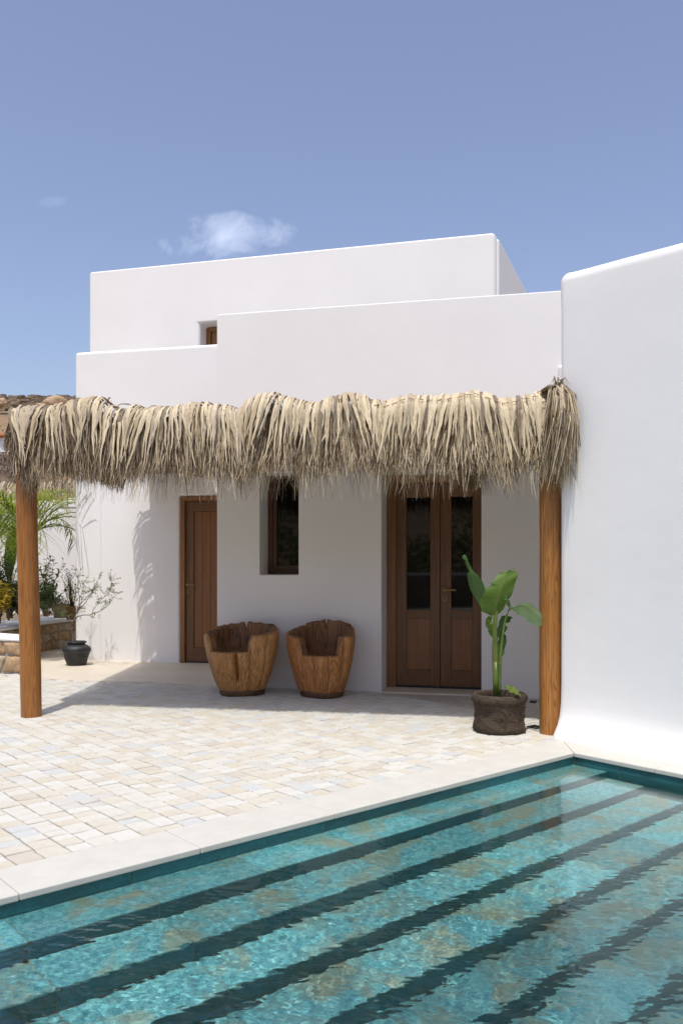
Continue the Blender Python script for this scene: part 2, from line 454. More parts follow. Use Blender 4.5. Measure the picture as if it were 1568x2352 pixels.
def ring_sheet(name, p0, p1, q0, q1, z, mat, hole, parent=None):
    hp0, hp1, hq0, hq1 = hole
    ps = [p0, hp0, hp1, p1]; qs = [q0, hq0, hq1, q1]
    V = [PQ(p, q, z) for q in qs for p in ps]
    F = [(j * 4 + i, j * 4 + i + 1, (j + 1) * 4 + i + 1, (j + 1) * 4 + i) for j in range(3) for i in range(3) if not (i == 1 and j == 1)]
    return mesh(name, V, F, mat, parent)


# ------------------------------------------------------------------ ground and hills
g = ring_sheet('ground', -40, 40, -40, 40, -.06, M['ground'], (-.2, POOL_L + .2, -.2, POOL_W + .2)); tag(g, kind='structure')


def hill_z(x, y):
    r = math.hypot(x, y)
    h = 0
    if y > 16: h = max(h, min(12.1, .262 * (y - 16) + .9) * min(1, (y - 16) / 3))
    if y < -12: h = max(h, min(14, .42 * (-12 - y)))  # unseen slope added behind the camera so the glass mirrors dark
    if x < -16: h = max(h, min(11, .35 * (-16 - x)))
    n = noise.fractal(Vector((x * .12, y * .12, .3)), 1, 2, 5) * .9 + noise.fractal(Vector((x * .6, y * .6, 3)), 1, 2, 3) * .16
    k = min(1, h / 2)
    return -.1 + h + n * k - (0 if h > 0 else .15)


nx = 150
xs = [(-1 if i < nx / 2 else 1) * (abs(i - nx / 2) / (nx / 2)) ** 1.9 * 160 for i in range(nx + 1)]
V = [(x, y, hill_z(x, y)) for y in xs for x in xs]
F = []
for j in range(nx):
    for i in range(nx):
        if max(abs(xs[i]), abs(xs[i + 1])) < 14 and max(abs(xs[j]), abs(xs[j + 1])) < 14: continue
        F.append((j * (nx + 1) + i, j * (nx + 1) + i + 1, (j + 1) * (nx + 1) + i + 1, (j + 1) * (nx + 1) + i))
tag(mesh('hillside', V, F, M['hill'], smooth=True), kind='structure')

# ------------------------------------------------------------------ terrace, coping, floor
terrace = ring_sheet('terrace', -6, 13, -9, 9.5, -.013, M['mortar'], (-.28, POOL_L + .28, -.28, POOL_W + .28)); tag(terrace, kind='structure')
WP[terrace.name] = Vector((0, 0, 0))

CONC = [gz(60, 1553), gz(96, 1558), gz(153, 1563.5), gz(224, 1565), gz(290, 1566), gz(336, 1567), gz(416, 1571.5), gz(470, 1575.5), Vector((-1.33, 9.19, 0)), Vector((-1.1, 9.9, 0)), Vector((-1.2, 11.6, 0)),
        Vector((-3.4, 12.2, 0)), Vector((-3.6, 14.6, 0)), Vector((-5.2, 14.6, 0)), Vector((-5.2, 11.6, 0)), Vector((-4.3, 10.9, 0))]


def inside(poly, x, y):
    c = False; j = len(poly) - 1
    for i in range(len(poly)):
        a, b_ = poly[i], poly[j]
        if (a.y > y) != (b_.y > y) and x < (b_.x - a.x) * (y - a.y) / (b_.y - a.y) + a.x: c = not c
        j = i
    return c


n_ = len(CONC)
V = [(p.x, p.y, .002) for p in CONC] + [(p.x, p.y, -.05) for p in CONC]
F = [tuple(range(n_))[::-1] if False else tuple(range(n_))] + [(i, (i + 1) % n_, n_ + (i + 1) % n_, n_ + i) for i in range(n_)]
tag(mesh('entrance_floor', V, F, M['concrete']), kind='structure')

# pavers: continuous joints across the terrace, staggered joints along it
rp = random.Random(11)
pieces = []
COLW = .122
HOUSE_A = 13.0
FP = Frame((-1.35, 9.21), R_(HOUSE_A)); FL = Frame((-3.66, 11.65), R_(HOUSE_A))
wob = {}


def jp(i, q):
    """wavering long joint between paver columns"""
    return i * COLW + .010 * math.sin(q * 2.3 + i * 1.7) + .006 * noise.noise(Vector((i * 3.1, q * 4, 0)))


for i in range(-14, 78):
    q = -.325
    first = True
    while q > -6.8:
        w = rp.choice([.075, .085, .1, .1, .115, .13, .15])
        q1 = q - w
        pm = (i + .5) * COLW; c = PQ(pm, (q + q1) / 2)
        if -.8 < pm < 9 and c.y < 11 and c.y > 1.2 and not inside(CONC, c.x, c.y):
            s_, d_ = (c - FP.o).dot(FP.u), (c - FP.o).dot(FP.n)
            if not (s_ > -.02 and d_ > .03) and not (c.x > 1.55 and c.y < 6.4):
                g_ = .0034
                cs = [[jp(i, q) + g_, q - g_], [jp(i + 1, q) - g_, q - g_], [jp(i + 1, q1) - g_, q1 + g_], [jp(i, q1) + g_, q1 + g_]]
                for k_ in cs:
                    k_[0] += rp.uniform(-.003, .003); k_[1] += rp.uniform(-.004, .004)
                if first:
                    cs[0][1] = cs[1][1] = -.325
                pieces.append((c, cs, rp.choices(range(7), PAV_W)[0]))
        q = q1; first = False


def paver_geo(cs, rz):
    """quarried slab with an uneven outline, chamfered rim and a cut side"""
    top = []
    for k in range(4):
        a, b_ = cs[k], cs[(k + 1) % 4]
        for t in (0, .33, .68):
            j = 0 if t == 0 else rz.uniform(-.0022, .0022)
            x_ = a[0] + (b_[0] - a[0]) * t; y_ = a[1] + (b_[1] - a[1]) * t
            if k % 2 == 0: y_ += j
            else: x_ += j
            top.append((x_, y_))
    cxp = sum(t[0] for t in top) / 12; cyp = sum(t[1] for t in top) / 12
    dz = rz.uniform(-.0015, .0022); tx = rz.uniform(-.012, .012); ty = rz.uniform(-.012, .012)
    V = []
    for (x_, y_) in top:
        V.append(PQ(x_, y_, -.016))
    for (x_, y_) in top:
        V.append(PQ(x_, y_, -.0035 + dz))
    for (x_, y_) in top:
        f = 1 - .0035 / max(.03, math.hypot(x_ - cxp, y_ - cyp))
        X_, Y_ = cxp + (x_ - cxp) * f, cyp + (y_ - cyp) * f
        V.append(PQ(X_, Y_, .000 + dz + tx * (x_ - cxp) + ty * (y_ - cyp)))
    F = []
    for r in (0, 12):
        for k in range(12):
            k2 = (k + 1) % 12; F.append((r + k, r + k2, r + 12 + k2, r + 12 + k))
    F.append(tuple(range(24, 36)))
    return V, F


def in_view(c, m_=60):
    if c.y < .5: return False
    x_ = CX + c.x / c.y * FX; y_ = HY + H / c.y * FX
    return -m_ < x_ < 1568 + m_ and y_ < 2352 + m_


def covered(c):
    pz = to_pq(c); return False


pieces.sort(key=lambda t: (0 if in_view(t[0], 10) else 1, t[0].y))
rest = MB()
for k, (c, cs, mi) in enumerate(pieces):
    Vv, Ff = paver_geo(cs, rp)
    if k < 300:
        mesh('paver', Vv, Ff, PAV[mi], terrace, origin=(c.x, c.y, 0))
    else:
        rest.add(Vv, Ff, mi)
tag(rest.build('paving', PAV, terrace), kind='stuff')

# coping slabs round the pool
coping = thing('pool_coping', PQ(0, 0, 0), None, None); coping['kind'] = 'structure'
CT, CW = .030, .325
rc = random.Random(4)


def slab(pts):
    V = [PQ(a, b_, -CT) for a, b_ in pts] + [PQ(a, b_, .0015) for a, b_ in pts]
    n = len(pts)
    F = [tuple(range(n))[::-1], tuple(range(n, 2 * n))] + [(i, (i + 1) % n, n + (i + 1) % n, n + i) for i in range(n)]
    o = mesh('coping_slab', V, F, M['coping'], coping); bevel(o, .006, 3); return o


g_ = .0012
edges = [0.0, .66, 1.40, 2.22, 3.05, 3.9, 4.75, 5.6, 6.45, 7.3, 8.15, 9.0, POOL_L]
for a, b_ in zip(edges[:-1], edges[1:]):
    slab([(a + g_, -CW + .001) if a > 0 else (-CW + .003, -CW + .001), (b_ - g_, -CW + .001), (b_ - g_, .012), (a + g_ + (.013 if a == 0 else 0), .012)])
qe = [0, .62, 1.3, 2.1, 2.9, 3.7, 4.5, 5.3, 6.1, 6.9, POOL_W]
for a, b_ in zip(qe[:-1], qe[1:]):
    slab(([(-CW - .14, a + g_), (.012, a + g_)] if a > 0 else [(-CW - .14, -CW + .001), (-CW, -CW + .001), (.011, .012)]) + [(.012, b_ - g_), (-CW - .14, b_ - g_)])
for a, b_ in zip(qe[:-1], qe[1:]):
    slab([(POOL_L - .012, a + g_), (POOL_L + CW, a + g_), (POOL_L + CW, b_ - g_), (POOL_L - .012, b_ - g_)])
for a, b_ in zip(edges[:-1], edges[1:]):
    slab([(a + g_, POOL_W - .012), (b_ - g_, POOL_W - .012), (b_ - g_, POOL_W + CW), (a + g_, POOL_W + CW)])

# ------------------------------------------------------------------ pool basin with stone steps
WZ = -.080
T, RS, NS = .270, .172, 9
FIRST = WZ - .022
pool = thing('pool_basin', PQ(0, 0, -.5), None, None); pool['kind'] = 'structure'
TH = .02


def receiver(o):
    o.cycles.is_caustics_receiver = True; return o


def tile(name, p0, p1, q0, q1, z0, z1, mat, parent=pool):
    mb = MB(); mb.box(PQ, p0, p1, q0, q1, z0, z1)
    c = PQ((p0 + p1) / 2, (q0 + q1) / 2, (z0 + z1) / 2)
    o = mb.build(name, mat, parent, origin=c); bevel(o, .003, 1)
    return receiver(o)


core = MB()
for k in range(NS):
    core.box(PQ, -.15, POOL_L + .15, T * k, T * (k + 1) - .006, -2.2, FIRST - RS * k - .003)
zf = FIRST - RS * NS
core.box(PQ, -.15, POOL_L + .15, T * NS - .006, POOL_W + .1, -2.2, zf - .003)
core.box(PQ, -.15, POOL_L + .15, -.15, -.004, -2.2, -.035)
core.box(PQ, -.15, POOL_L + .15, POOL_W + .016, POOL_W + .15, -2.2, -.035)
core.box(PQ, -.15, -.004, -.003, POOL_W + .016, -2.2, -.035)
core.box(PQ, POOL_L + .016, POOL_L + .15, -.016, POOL_W + .016, -2.2, -.035)
receiver(core.build('basin_shell', M['basin'], pool))
J0, JL, gp = .075, .555, .0018
js = [0] + [J0 + JL * k for k in range(0, 18) if J0 + JL * k < POOL_L] + [POOL_L]
js = [0.002] + [j for j in js[2:] if j > .2]
for k in range(NS):
    zt = FIRST - RS * k
    for a, b_ in zip(js[:-1], js[1:]):
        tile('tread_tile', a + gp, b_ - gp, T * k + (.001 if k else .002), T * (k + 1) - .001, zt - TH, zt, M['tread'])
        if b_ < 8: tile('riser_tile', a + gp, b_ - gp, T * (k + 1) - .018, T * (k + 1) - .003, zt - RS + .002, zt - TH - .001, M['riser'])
for a in range(0, 13):
    for c in range(0, 9):
        a0, a1 = a * .75, min((a + 1) * .75, POOL_L); c0 = T * NS + c * .58; c1 = min(c0 + .58, POOL_W)
        if a1 - a0 > .1 and c1 - c0 > .1: tile('floor_tile', a0 + gp, a1 - gp, c0 + gp, c1 - gp, zf - TH, zf, M['tread'])
wj = [-.0, 1.19, 2.28, 3.4, 4.5, 5.6, 6.7, 7.8, 8.8, POOL_L]
for a, b_ in zip(wj[:-1], wj[1:]):
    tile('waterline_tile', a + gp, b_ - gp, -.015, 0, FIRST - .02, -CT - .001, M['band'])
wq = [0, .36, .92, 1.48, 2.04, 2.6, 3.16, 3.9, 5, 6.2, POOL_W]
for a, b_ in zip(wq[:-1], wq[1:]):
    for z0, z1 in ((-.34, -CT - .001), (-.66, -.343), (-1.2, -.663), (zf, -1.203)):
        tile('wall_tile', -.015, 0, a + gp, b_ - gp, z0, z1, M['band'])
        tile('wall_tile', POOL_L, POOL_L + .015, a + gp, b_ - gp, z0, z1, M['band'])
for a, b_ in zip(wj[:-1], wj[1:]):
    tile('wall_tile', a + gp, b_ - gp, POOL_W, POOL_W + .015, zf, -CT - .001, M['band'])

# water: a real rippled surface
wm = bpy.data.materials.new('pool_water'); wm.use_nodes = True; t_ = wm.node_tree; t_.nodes.clear()
wo_ = t_.nodes.new('ShaderNodeOutputMaterial'); gl = t_.nodes.new('ShaderNodeBsdfGlass'); gl.inputs['IOR'].default_value = 1.333
gl.inputs['Roughness'].default_value = 0; gl.inputs['Color'].default_value = (.93, 1, 1, 1); t_.links.new(gl.outputs[0], wo_.inputs[0])
_n = tex(t_, 'Noise', scale=(1, 1.6, 1), Scale=34, Detail=2, Roughness=.5); _b = t_.nodes.new('ShaderNodeBump'); _b.inputs['Strength'].default_value = .10; _b.inputs['Distance'].default_value = .006
t_.links.new(_n.outputs['Fac'], _b.inputs['Height']); t_.links.new(_b.outputs[0], gl.inputs['Normal'])


def water():
    su, sv = POOL_L, POOL_W
    # fine where the picture looks, coarser towards the far side of the pool
    u = np.concatenate([np.arange(0, 4.75, .0058), np.arange(4.75, su + .02, .05)])
    v = np.concatenate([np.arange(0, 3.1, .0058), np.arange(3.1, sv + .02, .05)])
    u = u / u[-1] * su; v = v / v[-1] * sv
    nu, nv = len(u), len(v)
    U, Vv = np.meshgrid(u, v, indexing='ij')
    X = C0.x + U * D.x + Vv * N.x; Y = C0.y + U * D.y + Vv * N.y
    rng = np.random.RandomState(5); z = np.zeros_like(U)
    ease = np.clip((1.25 * U + 1.2 * Vv - .9) / 3.0, 0, 1) ** 1.2      # calm in the far corner, livelier towards the near side
    for k in range(64):
        lam = .032 + .075 * rng.rand() ** 1.4; th = rng.normal(PI / 2 - .1, .62); ph = rng.rand() * 6.28
        kk = 2 * PI / lam
        z += lam * rng.uniform(.35, 1) * np.sin(kk * (X * math.cos(th) + Y * math.sin(th)) + ph + .9 * np.sin(X * rng.uniform(2, 5) + rng.rand() * 6) + .9 * np.sin(Y * rng.uniform(2, 5)))
    zs = np.zeros_like(U)
    for k in range(44):                                      # short chop that breaks up the edges on the near side
        lam = rng.uniform(.020, .046); th = rng.normal(PI / 2 - .1, .55); ph = rng.rand() * 6.28
        zs += lam * rng.uniform(.4, 1) * np.sin(2 * PI / lam * (X * math.cos(th) + Y * math.sin(th)) + ph + 1.4 * np.sin(X * rng.uniform(3, 7) + rng.rand() * 6) + 1.2 * np.sin(Y * rng.uniform(3, 7)))
    zb = np.zeros_like(U)
    for k in range(14):
        lam = rng.uniform(.25, .6); th = rng.uniform(0, PI); ph = rng.rand() * 6.28
        zb += lam * np.sin(2 * PI / lam * (X * math.cos(th) + Y * math.sin(th)) + ph)
    fine = ((U < 4.75) & (Vv < 3.1))
    Z = WZ + z * .00135 * (.10 + .90 * ease) * np.where(fine, 1, .0) + zs * .00130 * ease ** 1.3 * np.where(fine, 1, .0) + zb * .0007 * (.15 + .85 * ease)
    P = np.stack([X, Y, Z], -1)
    me = bpy.data.meshes.new('pool_water'); me.vertices.add(nu * nv); me.vertices.foreach_set('co', P.reshape(-1))
    I = np.arange(nu * nv).reshape(nu, nv)
    q = np.stack([I[:-1, :-1], I[1:, :-1], I[1:, 1:], I[:-1, 1:]], -1).reshape(-1)
    F_ = (nu - 1) * (nv - 1)
    me.loops.add(4 * F_); me.loops.foreach_set('vertex_index', q); me.polygons.add(F_)
    me.polygons.foreach_set('loop_start', np.arange(F_) * 4); me.polygons.foreach_set('loop_total', np.full(F_, 4))
    me.polygons.foreach_set('use_smooth', np.ones(F_, bool)); me.update(calc_edges=True)
    me.materials.append(wm)
    o = bpy.data.objects.new('pool_water', me); COL.objects.link(o); o.cycles.is_caustics_caster = True
    o['kind'] = 'structure'


water()

# ------------------------------------------------------------------ the house
house = thing('house', FP(0, 0, 0), 'white plastered cubic house with stepped roofs behind the thatched pergola', 'house')
dS0, dS1 = FP.sx(876), FP.sx(1105)                       # door opening
wS0, wS1 = FP.sx(596), FP.sx(685)                        # window opening
DZ = .43; WD = .38
dTop = 2.275
wBot, wTop = FP.zy(640, 1320), 2.30
solid('projecting_block', FP, 0, 7.0, 0, 4.2, -.3, 4.035, M['plaster'], house,
      [(dS0, dS1, DZ, -.5, dTop), (wS0, wS1, WD, wBot, wTop)], .045)
lS0, lS1 = FL.sx(413), FL.sx(413) + .82
lTop = FL.zy(414, 1140)
solid('low_block', FL, 0, 3.2, 0, 4.5, -.3, 4.225, M['plaster'], house, [(lS0, lS1, .16, -.5, lTop)], .045)
mb = MB(); mb.box(FL, .045, .36, -.012, .05, -.02, 4.0)
FU = Frame((-3.93, 13.2), R_(14.7))
uS0, uS1 = 0.0, FU.sx(1137)
zU = 5.86
wu0 = FU.sx(457.5); wuTop = FU.zy(457.5, 741)


def UQ(a, d, z):                                          # the upper block widens towards its back
    return FU(a + (d * .11 if a > 3 else 0), d, z)


solid('upper_block', UQ, uS0, uS1, 0, 4.6, 2.0, zU, M['plaster'], house, [(wu0, wu0 + .9, .34, 4.0, wuTop)], .05)
solid('upper_block_side', UQ, uS1 - .3, uS1 + .035, .09, 4.55, 2.0, zU - .05, M['plaster'], house, (), .04)
M['roof'] = stone_mat('grey_roof_slab', (.26, .25, .235), (.20, .19, .18), (.32, .31, .29), 3, .4)  # grey tops added out of sight to cut light bounced onto the upper block
for fn_, a1_, d1_, zt__, nm_ in ((FL, 2.95, 1.55, 4.225, 'roof_bounce_slab'), (FP, 6.7, 3.9, 4.035, 'roof_bounce_slab'), (UQ, uS1 - .3, 4.3, zU, 'roof_bounce_slab')):
    mb = MB(); mb.box(fn_, .25, a1_, .25, d1_, zt__ - .05, zt__ + .012); mb.build(nm_, M['roof'], house)
# shallow flat band down the left corner of the low block
o = solid('corner_band', FL, .10, .40, -.007, .06, -.02, 2.9, M['plaster'], house, (), .006)

# ledge nib where the projecting block meets the annex
e0 = FP.sx(1286)
solid('corner_nib', FP, e0 - .02, e0 + .5, -.05, .2, 1.5, FP.zy(1286, 838), M['plaster'], house, (), .045)


def piece(name, fn, a0, a1, d0, d1, z0, z1, mat, parent, bev=.003):
    mb = MB(); mb.box(fn, a0, a1, d0, d1, z0, z1)
    o = mb.build(name, mat, parent, origin=fn((a0 + a1) / 2, (d0 + d1) / 2, (z0 + z1) / 2))
    if bev: bevel(o, bev, 2)
    return o


# ---- glazed double door
DD = DZ - .09
door = piece('double_door', FP, dS0 + .002, dS1 - .002, DD + .05, DD + .085, .012, dTop - .003, M['door'], house, 0)
fw = .065


def dpos(x): return FP.sx(x, DD)


a0 = dpos(896); aR = dS1 - .004
piece('door_frame', FP, dS0 + .003, a0 + fw, DD - .035, DD + .05, .004, dTop - .004, M['frame_wood'], door)
piece('door_frame', FP, a0 + fw, aR, DD - .035, DD + .05, dTop - .09, dTop - .005, M['frame_wood'], door)
xl0, xm, xr1 = dpos(909), dpos(1011), aR - .004
zt_, zb_ = dTop - .095, .02
gz0, gz1 = .835, 2.035


def leaf_door(s0, s1, nm):
    w0 = .115; w1 = .105
    d0, d1 = DD - .002, DD + .045
    piece('stile', FP, s0, s0 + w0, d0, d1, zb_, zt_, M['door'], door)
    piece('stile', FP, s1 - w1, s1, d0, d1, zb_, zt_, M['door'], door)
    for z0, z1 in ((gz1, zt_), (.745, gz0), (zb_, .20)):
        piece('rail', FP, s0 + w0, s1 - w1, d0 + .002, d1, z0, z1, M['door_h'], door)
    piece('glass_pane', FP, s0 + w0, s1 - w1, d0 + .022, d0 + .030, gz0, gz1, M['glass'], door, 0)
    piece('wood_panel', FP, s0 + w0, s1 - w1, d0 + .012, d0 + .034, .20, .745, M['panel'], door)


leaf_door(xl0, xm - .002, 'left'); leaf_door(xm + .001, xr1 + .0, 'right')
piece('cover_strip', FP, xm - .052, xm - .004, DD - .016, DD - .003, zb_, zt_, M['door'], door)
piece('weather_bar', FP, xl0 + .004, xr1 - .004, DD - .012, DD - .003, .006, .030, M['black'], door, 0)
# step of smooth cement in the doorway
tag(piece('threshold', FP, dS0 + .004, dS1 - .004, -.02, DD + .04, -.02, .006, M['concrete'], house, 0))


def handle(fn, s, d, z, parent):
    mb = MB()
    mb.box(fn, s - .022, s + .022, d - .008, d, z - .022, z + .022)
    mb.box(fn, s - .009, s + .009, d - .045, d - .008, z - .009, z + .009)
    mb.box(fn, s - .009, s + .125, d - .055, d - .038, z - .009, z + .009)
    bevel(mb.build('handle', M['brass'], parent), .002, 2)
    mb = MB(); zz = z - .095
    mb.box(fn, s - .024, s + .024, d - .006, d, zz - .024, zz + .024)
    bevel(mb.build('lock_plate', M['brass'], parent), .002, 2)
    mb = MB(); mb.box(fn, s - .004, s + .004, d - .008, d - .002, zz - .013, zz + .006)
    mb.box(fn, s - .007, s + .007, d - .008, d - .002, zz + .004, zz + .014)
    mb.build('keyhole', M['black'], parent)


handle(FP, dpos(1021), DD - .003, FP.zy(1021, 1355, DD), door)

# ---- plank door of the low block
LD = .05
door2 = piece('plank_door', FL, lS0 + .002, lS1, LD + .045, LD + .08, .012, lTop - .003, M['door'], house, 0)
b0 = lS0
piece('door_frame', FL, b0 + .003, b0 + .062, LD - .045, LD + .04, .004, lTop - .004, M['frame_wood'], door2)
piece('door_frame', FL, b0 + .062, lS1 - .02, LD - .045, LD + .04, lTop - .06, lTop - .005, M['frame_wood'], door2)
q0, q1 = b0 + .068, b0 + .068 + .11
ztp = lTop - .066
piece('stile', FL, q0, q1, LD - .005, LD + .04, .016, ztp, M['door'], door2)
piece('rail', FL, q1, b0 + .75, LD - .003, LD + .04, 2.02, ztp, M['door_h'], door2)
piece('rail', FL, q1, b0 + .75, LD - .003, LD + .04, .016, .20, M['door_h'], door2)
pw = FL.sx(462) - FL.sx(443)
x_ = q1
for k in range(4):
    piece('plank', FL, x_ + .001, x_ + .115 - .001, LD + .012, LD + .035, .202, 2.018, M['panel'], door2, .005)
    x_ += .115
handle(FL, FL.sx(431, LD), LD - .005, FL.zy(434, 1343), door2)
piece('weather_bar', FL, q0, b0 + .75, LD - .008, LD + .002, .003, .022, M['black'], door2, 0)

# ---- narrow window of the projecting block
win = piece('narrow_window', FP, wS0 + .002, wS1 - .002, WD - .03, WD - .005, wBot + .002, wTop - .002, M['window_wood'], house, 0)
f0 = wS0 + .004; f1 = wS1 - .003
piece('frame', FP, f0, f0 + .05, WD - .10, WD - .03, wBot + .003, wTop - .003, M['window_wood'], win)
piece('frame', FP, f1 - .006, f1, WD - .10, WD - .03, wBot + .003, wTop - .003, M['window_wood'], win)
piece('frame', FP, f0 + .05, f1 - .006, WD - .10, WD - .03, wBot + .003, wBot + .05, M['window_wood'], win)
piece('sash', FP, f0 + .05, f0 + .095, WD - .085, WD - .03, wBot + .05, wTop - .003, M['window_wood'], win)
piece('sash', FP, f0 + .095, f1 - .006, WD - .085, WD - .03, wBot + .05, wBot + .095, M['window_wood'], win)
piece('glass_pane', FP, f0 + .095, f1 - .006, WD - .055, WD - .045, wBot + .095, wTop - .003, M['glass'], win, 0)

# ---- shuttered window of the upper block
uw = piece('upper_window', FU, wu0 + .004, wu0 + .896, .30, .335, 4.05, wuTop - .003, M['door'], house, 0)
piece('frame', FU, wu0 + .004, wu0 + .07, .25, .30, 4.05, wuTop - .004, M['frame_wood'], uw)
piece('frame', FU, wu0 + .07, wu0 + .89, .25, .30, wuTop - .07, wuTop - .005, M['frame_wood'], uw)
piece('shutter', FU, wu0 + .085, wu0 + .48, .268, .30, 4.06, wuTop - .075, M['frame_wood'], uw)
mb = MB(); mb.tube([FU(wu0 + .078, .255, wuTop - .42), FU(wu0 + .078, .255, wuTop - .29)], .008, 8); mb.build('hinge', M['steel'], uw)

# ------------------------------------------------------------------ annex at the right
AW = Vector((.612, -.791, 0)).normalized(); AB = Vector((AW.y * -1, AW.x, 0))      # along the face, into the building
A0 = gz(1296, 1698.5); A0 = A0 - AW * .115 + AB * .050


def AF(a, d, z): return A0 + AW * a + AB * d + Vector((0, 0, z))


annex = thing('annex', A0, 'tall smooth white annex wall with flared foot beside the pool', 'building')
mb = MB()
prof = [(.112, -.05), (.108, .0), (.098, .02), (.072, .055), (.044, .095), (.020, .14), (.003, .19), (-.007, .26), (-.012, .40)]
zz = [.9, 1.4, 1.9, 2.4, 2.9, 3.3]
prof += [(-.014, z) for z in zz]
for k in range(0, 10):
    t = k / 9 * PI / 2; prof.append((-.014 - .09 * (1 - math.cos(t)), 3.50 + .09 * math.sin(t)))
prof += [(-.6, 3.592), (-2.5, 3.59)]
ra = .07
sa = [None] * 8
V = []; ncol = 0
# rounded vertical corner first, then along the face
for j in range(9):
    t = PI / 2 * (1 - j / 8)
    ncol += 1
    for (f, z) in prof:
        f2 = f if f > -.3 else -.02
        w_ = .6 if z < .4 else 1
        cx_, cd_ = ra, ra
        f2 = f2 if f2 < 0 else f2 * (.25 + .75 * (1 - math.sin(t)) ** .6)
        px = cx_ - math.sin(t) * (ra + f2 * .55); pd = cd_ - math.cos(t) * (ra + f2)
        if f <= -.3: px = max(px, ra * .5); pd = -f
        elif z > 3.43: px = cx_ - math.sin(t) * (ra + (f + .014)); pd = cd_ - math.cos(t) * (ra + f)
        V.append(AF(px, pd, z))
for s_ in [.12, .25, .4, .6, .85, 1.2, 1.6, 2.0, 2.6, 3.5, 5, 7, 9]:
    ncol += 1
    for (f, z) in prof:
        wv_ = .008 * noise.noise(Vector((s_ * 2, z * 2.5, 1))) + (.02 * min(1, s_ * 2) * (1 if z < .12 else 0) if z < .12 else 0)
        zz_ = z - (.05 * min(s_, 1.6) if z > 3.2 else 0)
        V.append(AF(s_, -f - wv_, zz_))
# left-hand return of the wall (faces away from the picture)
npf = len(prof)
F = [(c * npf + r, (c + 1) * npf + r, (c + 1) * npf + r + 1, c * npf + r + 1) for c in range(ncol - 1) for r in range(npf - 1)]
k0 = len(V)
for (f, z) in prof:
    V.append(AF(0.0 if z < 3.43 else .02, 2.5, z))
for r in range(npf - 1):
    F.append((k0 + r, r, r + 1, k0 + r + 1))
o = mesh('annex_wall', V, F, M['plaster_rough'], annex, smooth=True)

# ------------------------------------------------------------------ pergola
def L_(X): return Vector((X, 7.40 + (X + 2.67) * (-.73 / 4.29), 0))   # front beam line


perg = thing('pergola', L_(-.5), 'wooden pergola with shaggy dried palm thatch in front of the house', 'pergola')
LN = Vector((-.168, -.986, 0)); LU = Vector((.986, -.168, 0))


def post(base, top, r, seed, ztop=2.42):
    rr = random.Random(seed); mb = MB(); n = 28; rings = 46; V = []
    for i in range(rings):
        t = i / (rings - 1); z = t * ztop - (.02 if i == 0 else 0)
        c = Vector(base).lerp(Vector(top), t)
        for k in range(n):
            a = 2 * PI * k / n
            w = 1 + .045 * noise.noise(Vector((math.cos(a) * 1.2 + seed, math.sin(a) * 1.2, z * .9))) + .025 * noise.noise(Vector((math.cos(a) * 3, math.sin(a) * 3 + seed, z * 3)))
            fl = 1 - .035 * max(0, math.cos(4 * a + seed)) if seed != 3 else 1 - .075 * max(0, math.cos(4 * a - .3)) ** 2
            V.append((c.x + r * w * fl * math.cos(a), c.y + r * w * fl * math.sin(a), z))
    F = [(i * n + k, i * n + (k + 1) % n, (i + 1) * n + (k + 1) % n, (i + 1) * n + k) for i in range(rings - 1) for k in range(n)]
    F.append(tuple((rings - 1) * n + k for k in range(n)))
    return mesh('post', V, F, M['post'], perg, smooth=True)


pb = L_(-2.705); post((pb.x, pb.y, 0), (pb.x - .050, pb.y, 0), .088, 1)
pb2 = L_(1.640); post((pb2.x, pb2.y, 0), (pb2.x - .0, pb2.y, 0), .086, 3)
mb = MB(); mb.tube([L_(-2.8) + Vector((0, 0, 2.40)), L_(1.70) + Vector((0, 0, 2.40))], .055, 12); mb.build('front_beam', M['post'], perg, True)
for X in (-2.62, -1.75, -.85, .05, .95, 1.6):
    a = L_(X) + Vector((0, 0, 2.47))
    k_ = Vector((.2, 1, 0)).normalized()
    # run each rafter back to the wall behind it
    t_hit = 9
    for fr, smin, smax in ((FP, 0, 6), (FL, 0, 2.4)):
        den = k_.dot(fr.n)
        tt = (fr.o - a).dot(fr.n) / den
        s_ = (a + k_ * tt - fr.o).dot(fr.u)
        if smin <= s_ <= smax: t_hit = min(t_hit, tt)
    if t_hit > 8: t_hit = 3.8
    mb = MB(); e = a + k_ * t_hit; mb.tube([a, Vector((e.x, e.y, 2.50))], .04, 10); mb.build('rafter', M['post'], perg, True)

# roof mat: overlapping dried fronds, thick and uneven
RP = [L_(-2.80), L_(1.72), Vector((1.95, 7.4, 0)), Vector((2.35, 8.33, 0)), FP(0, -.02, 0), FP(-.02, .2, 0), FL(2.0, -.02, 0), FL(1.10, -.02, 0), Vector((-2.78, 9.5, 0))]
n_ = len(RP)
V = [(p.x, p.y, 2.52) for p in RP] + [(p.x, p.y, 2.58) for p in RP]
F = [tuple(range(n_))[::-1], tuple(range(n_, 2 * n_))] + [(i, (i + 1) % n_, n_ + (i + 1) % n_, n_ + i) for i in range(n_)]
mesh('roof_mat', V, F, STRAW[3], perg)

TOPS = [(-10, 960), (5, 945), (50, 931), (100, 926), (150, 921), (190, 914), (232, 912), (262, 930), (285, 934), (310, 924), (345, 932), (400, 936), (430, 926), (452, 917), (490, 920), (520, 924), (555, 936), (580, 912), (610, 903), (640, 902),
        (690, 911), (735, 919), (770, 906), (800, 903), (835, 909), (860, 916), (890, 916), (915, 905), (935, 898), (970, 903), (1000, 908), (1050, 904), (1090, 891), (1110, 893), (1150, 906), (1190, 905), (1230, 900), (1265, 892), (1290, 884), (1330, 888)]
tx_ = [t[0] for t in TOPS]; ty_ = [t[1] for t in TOPS]


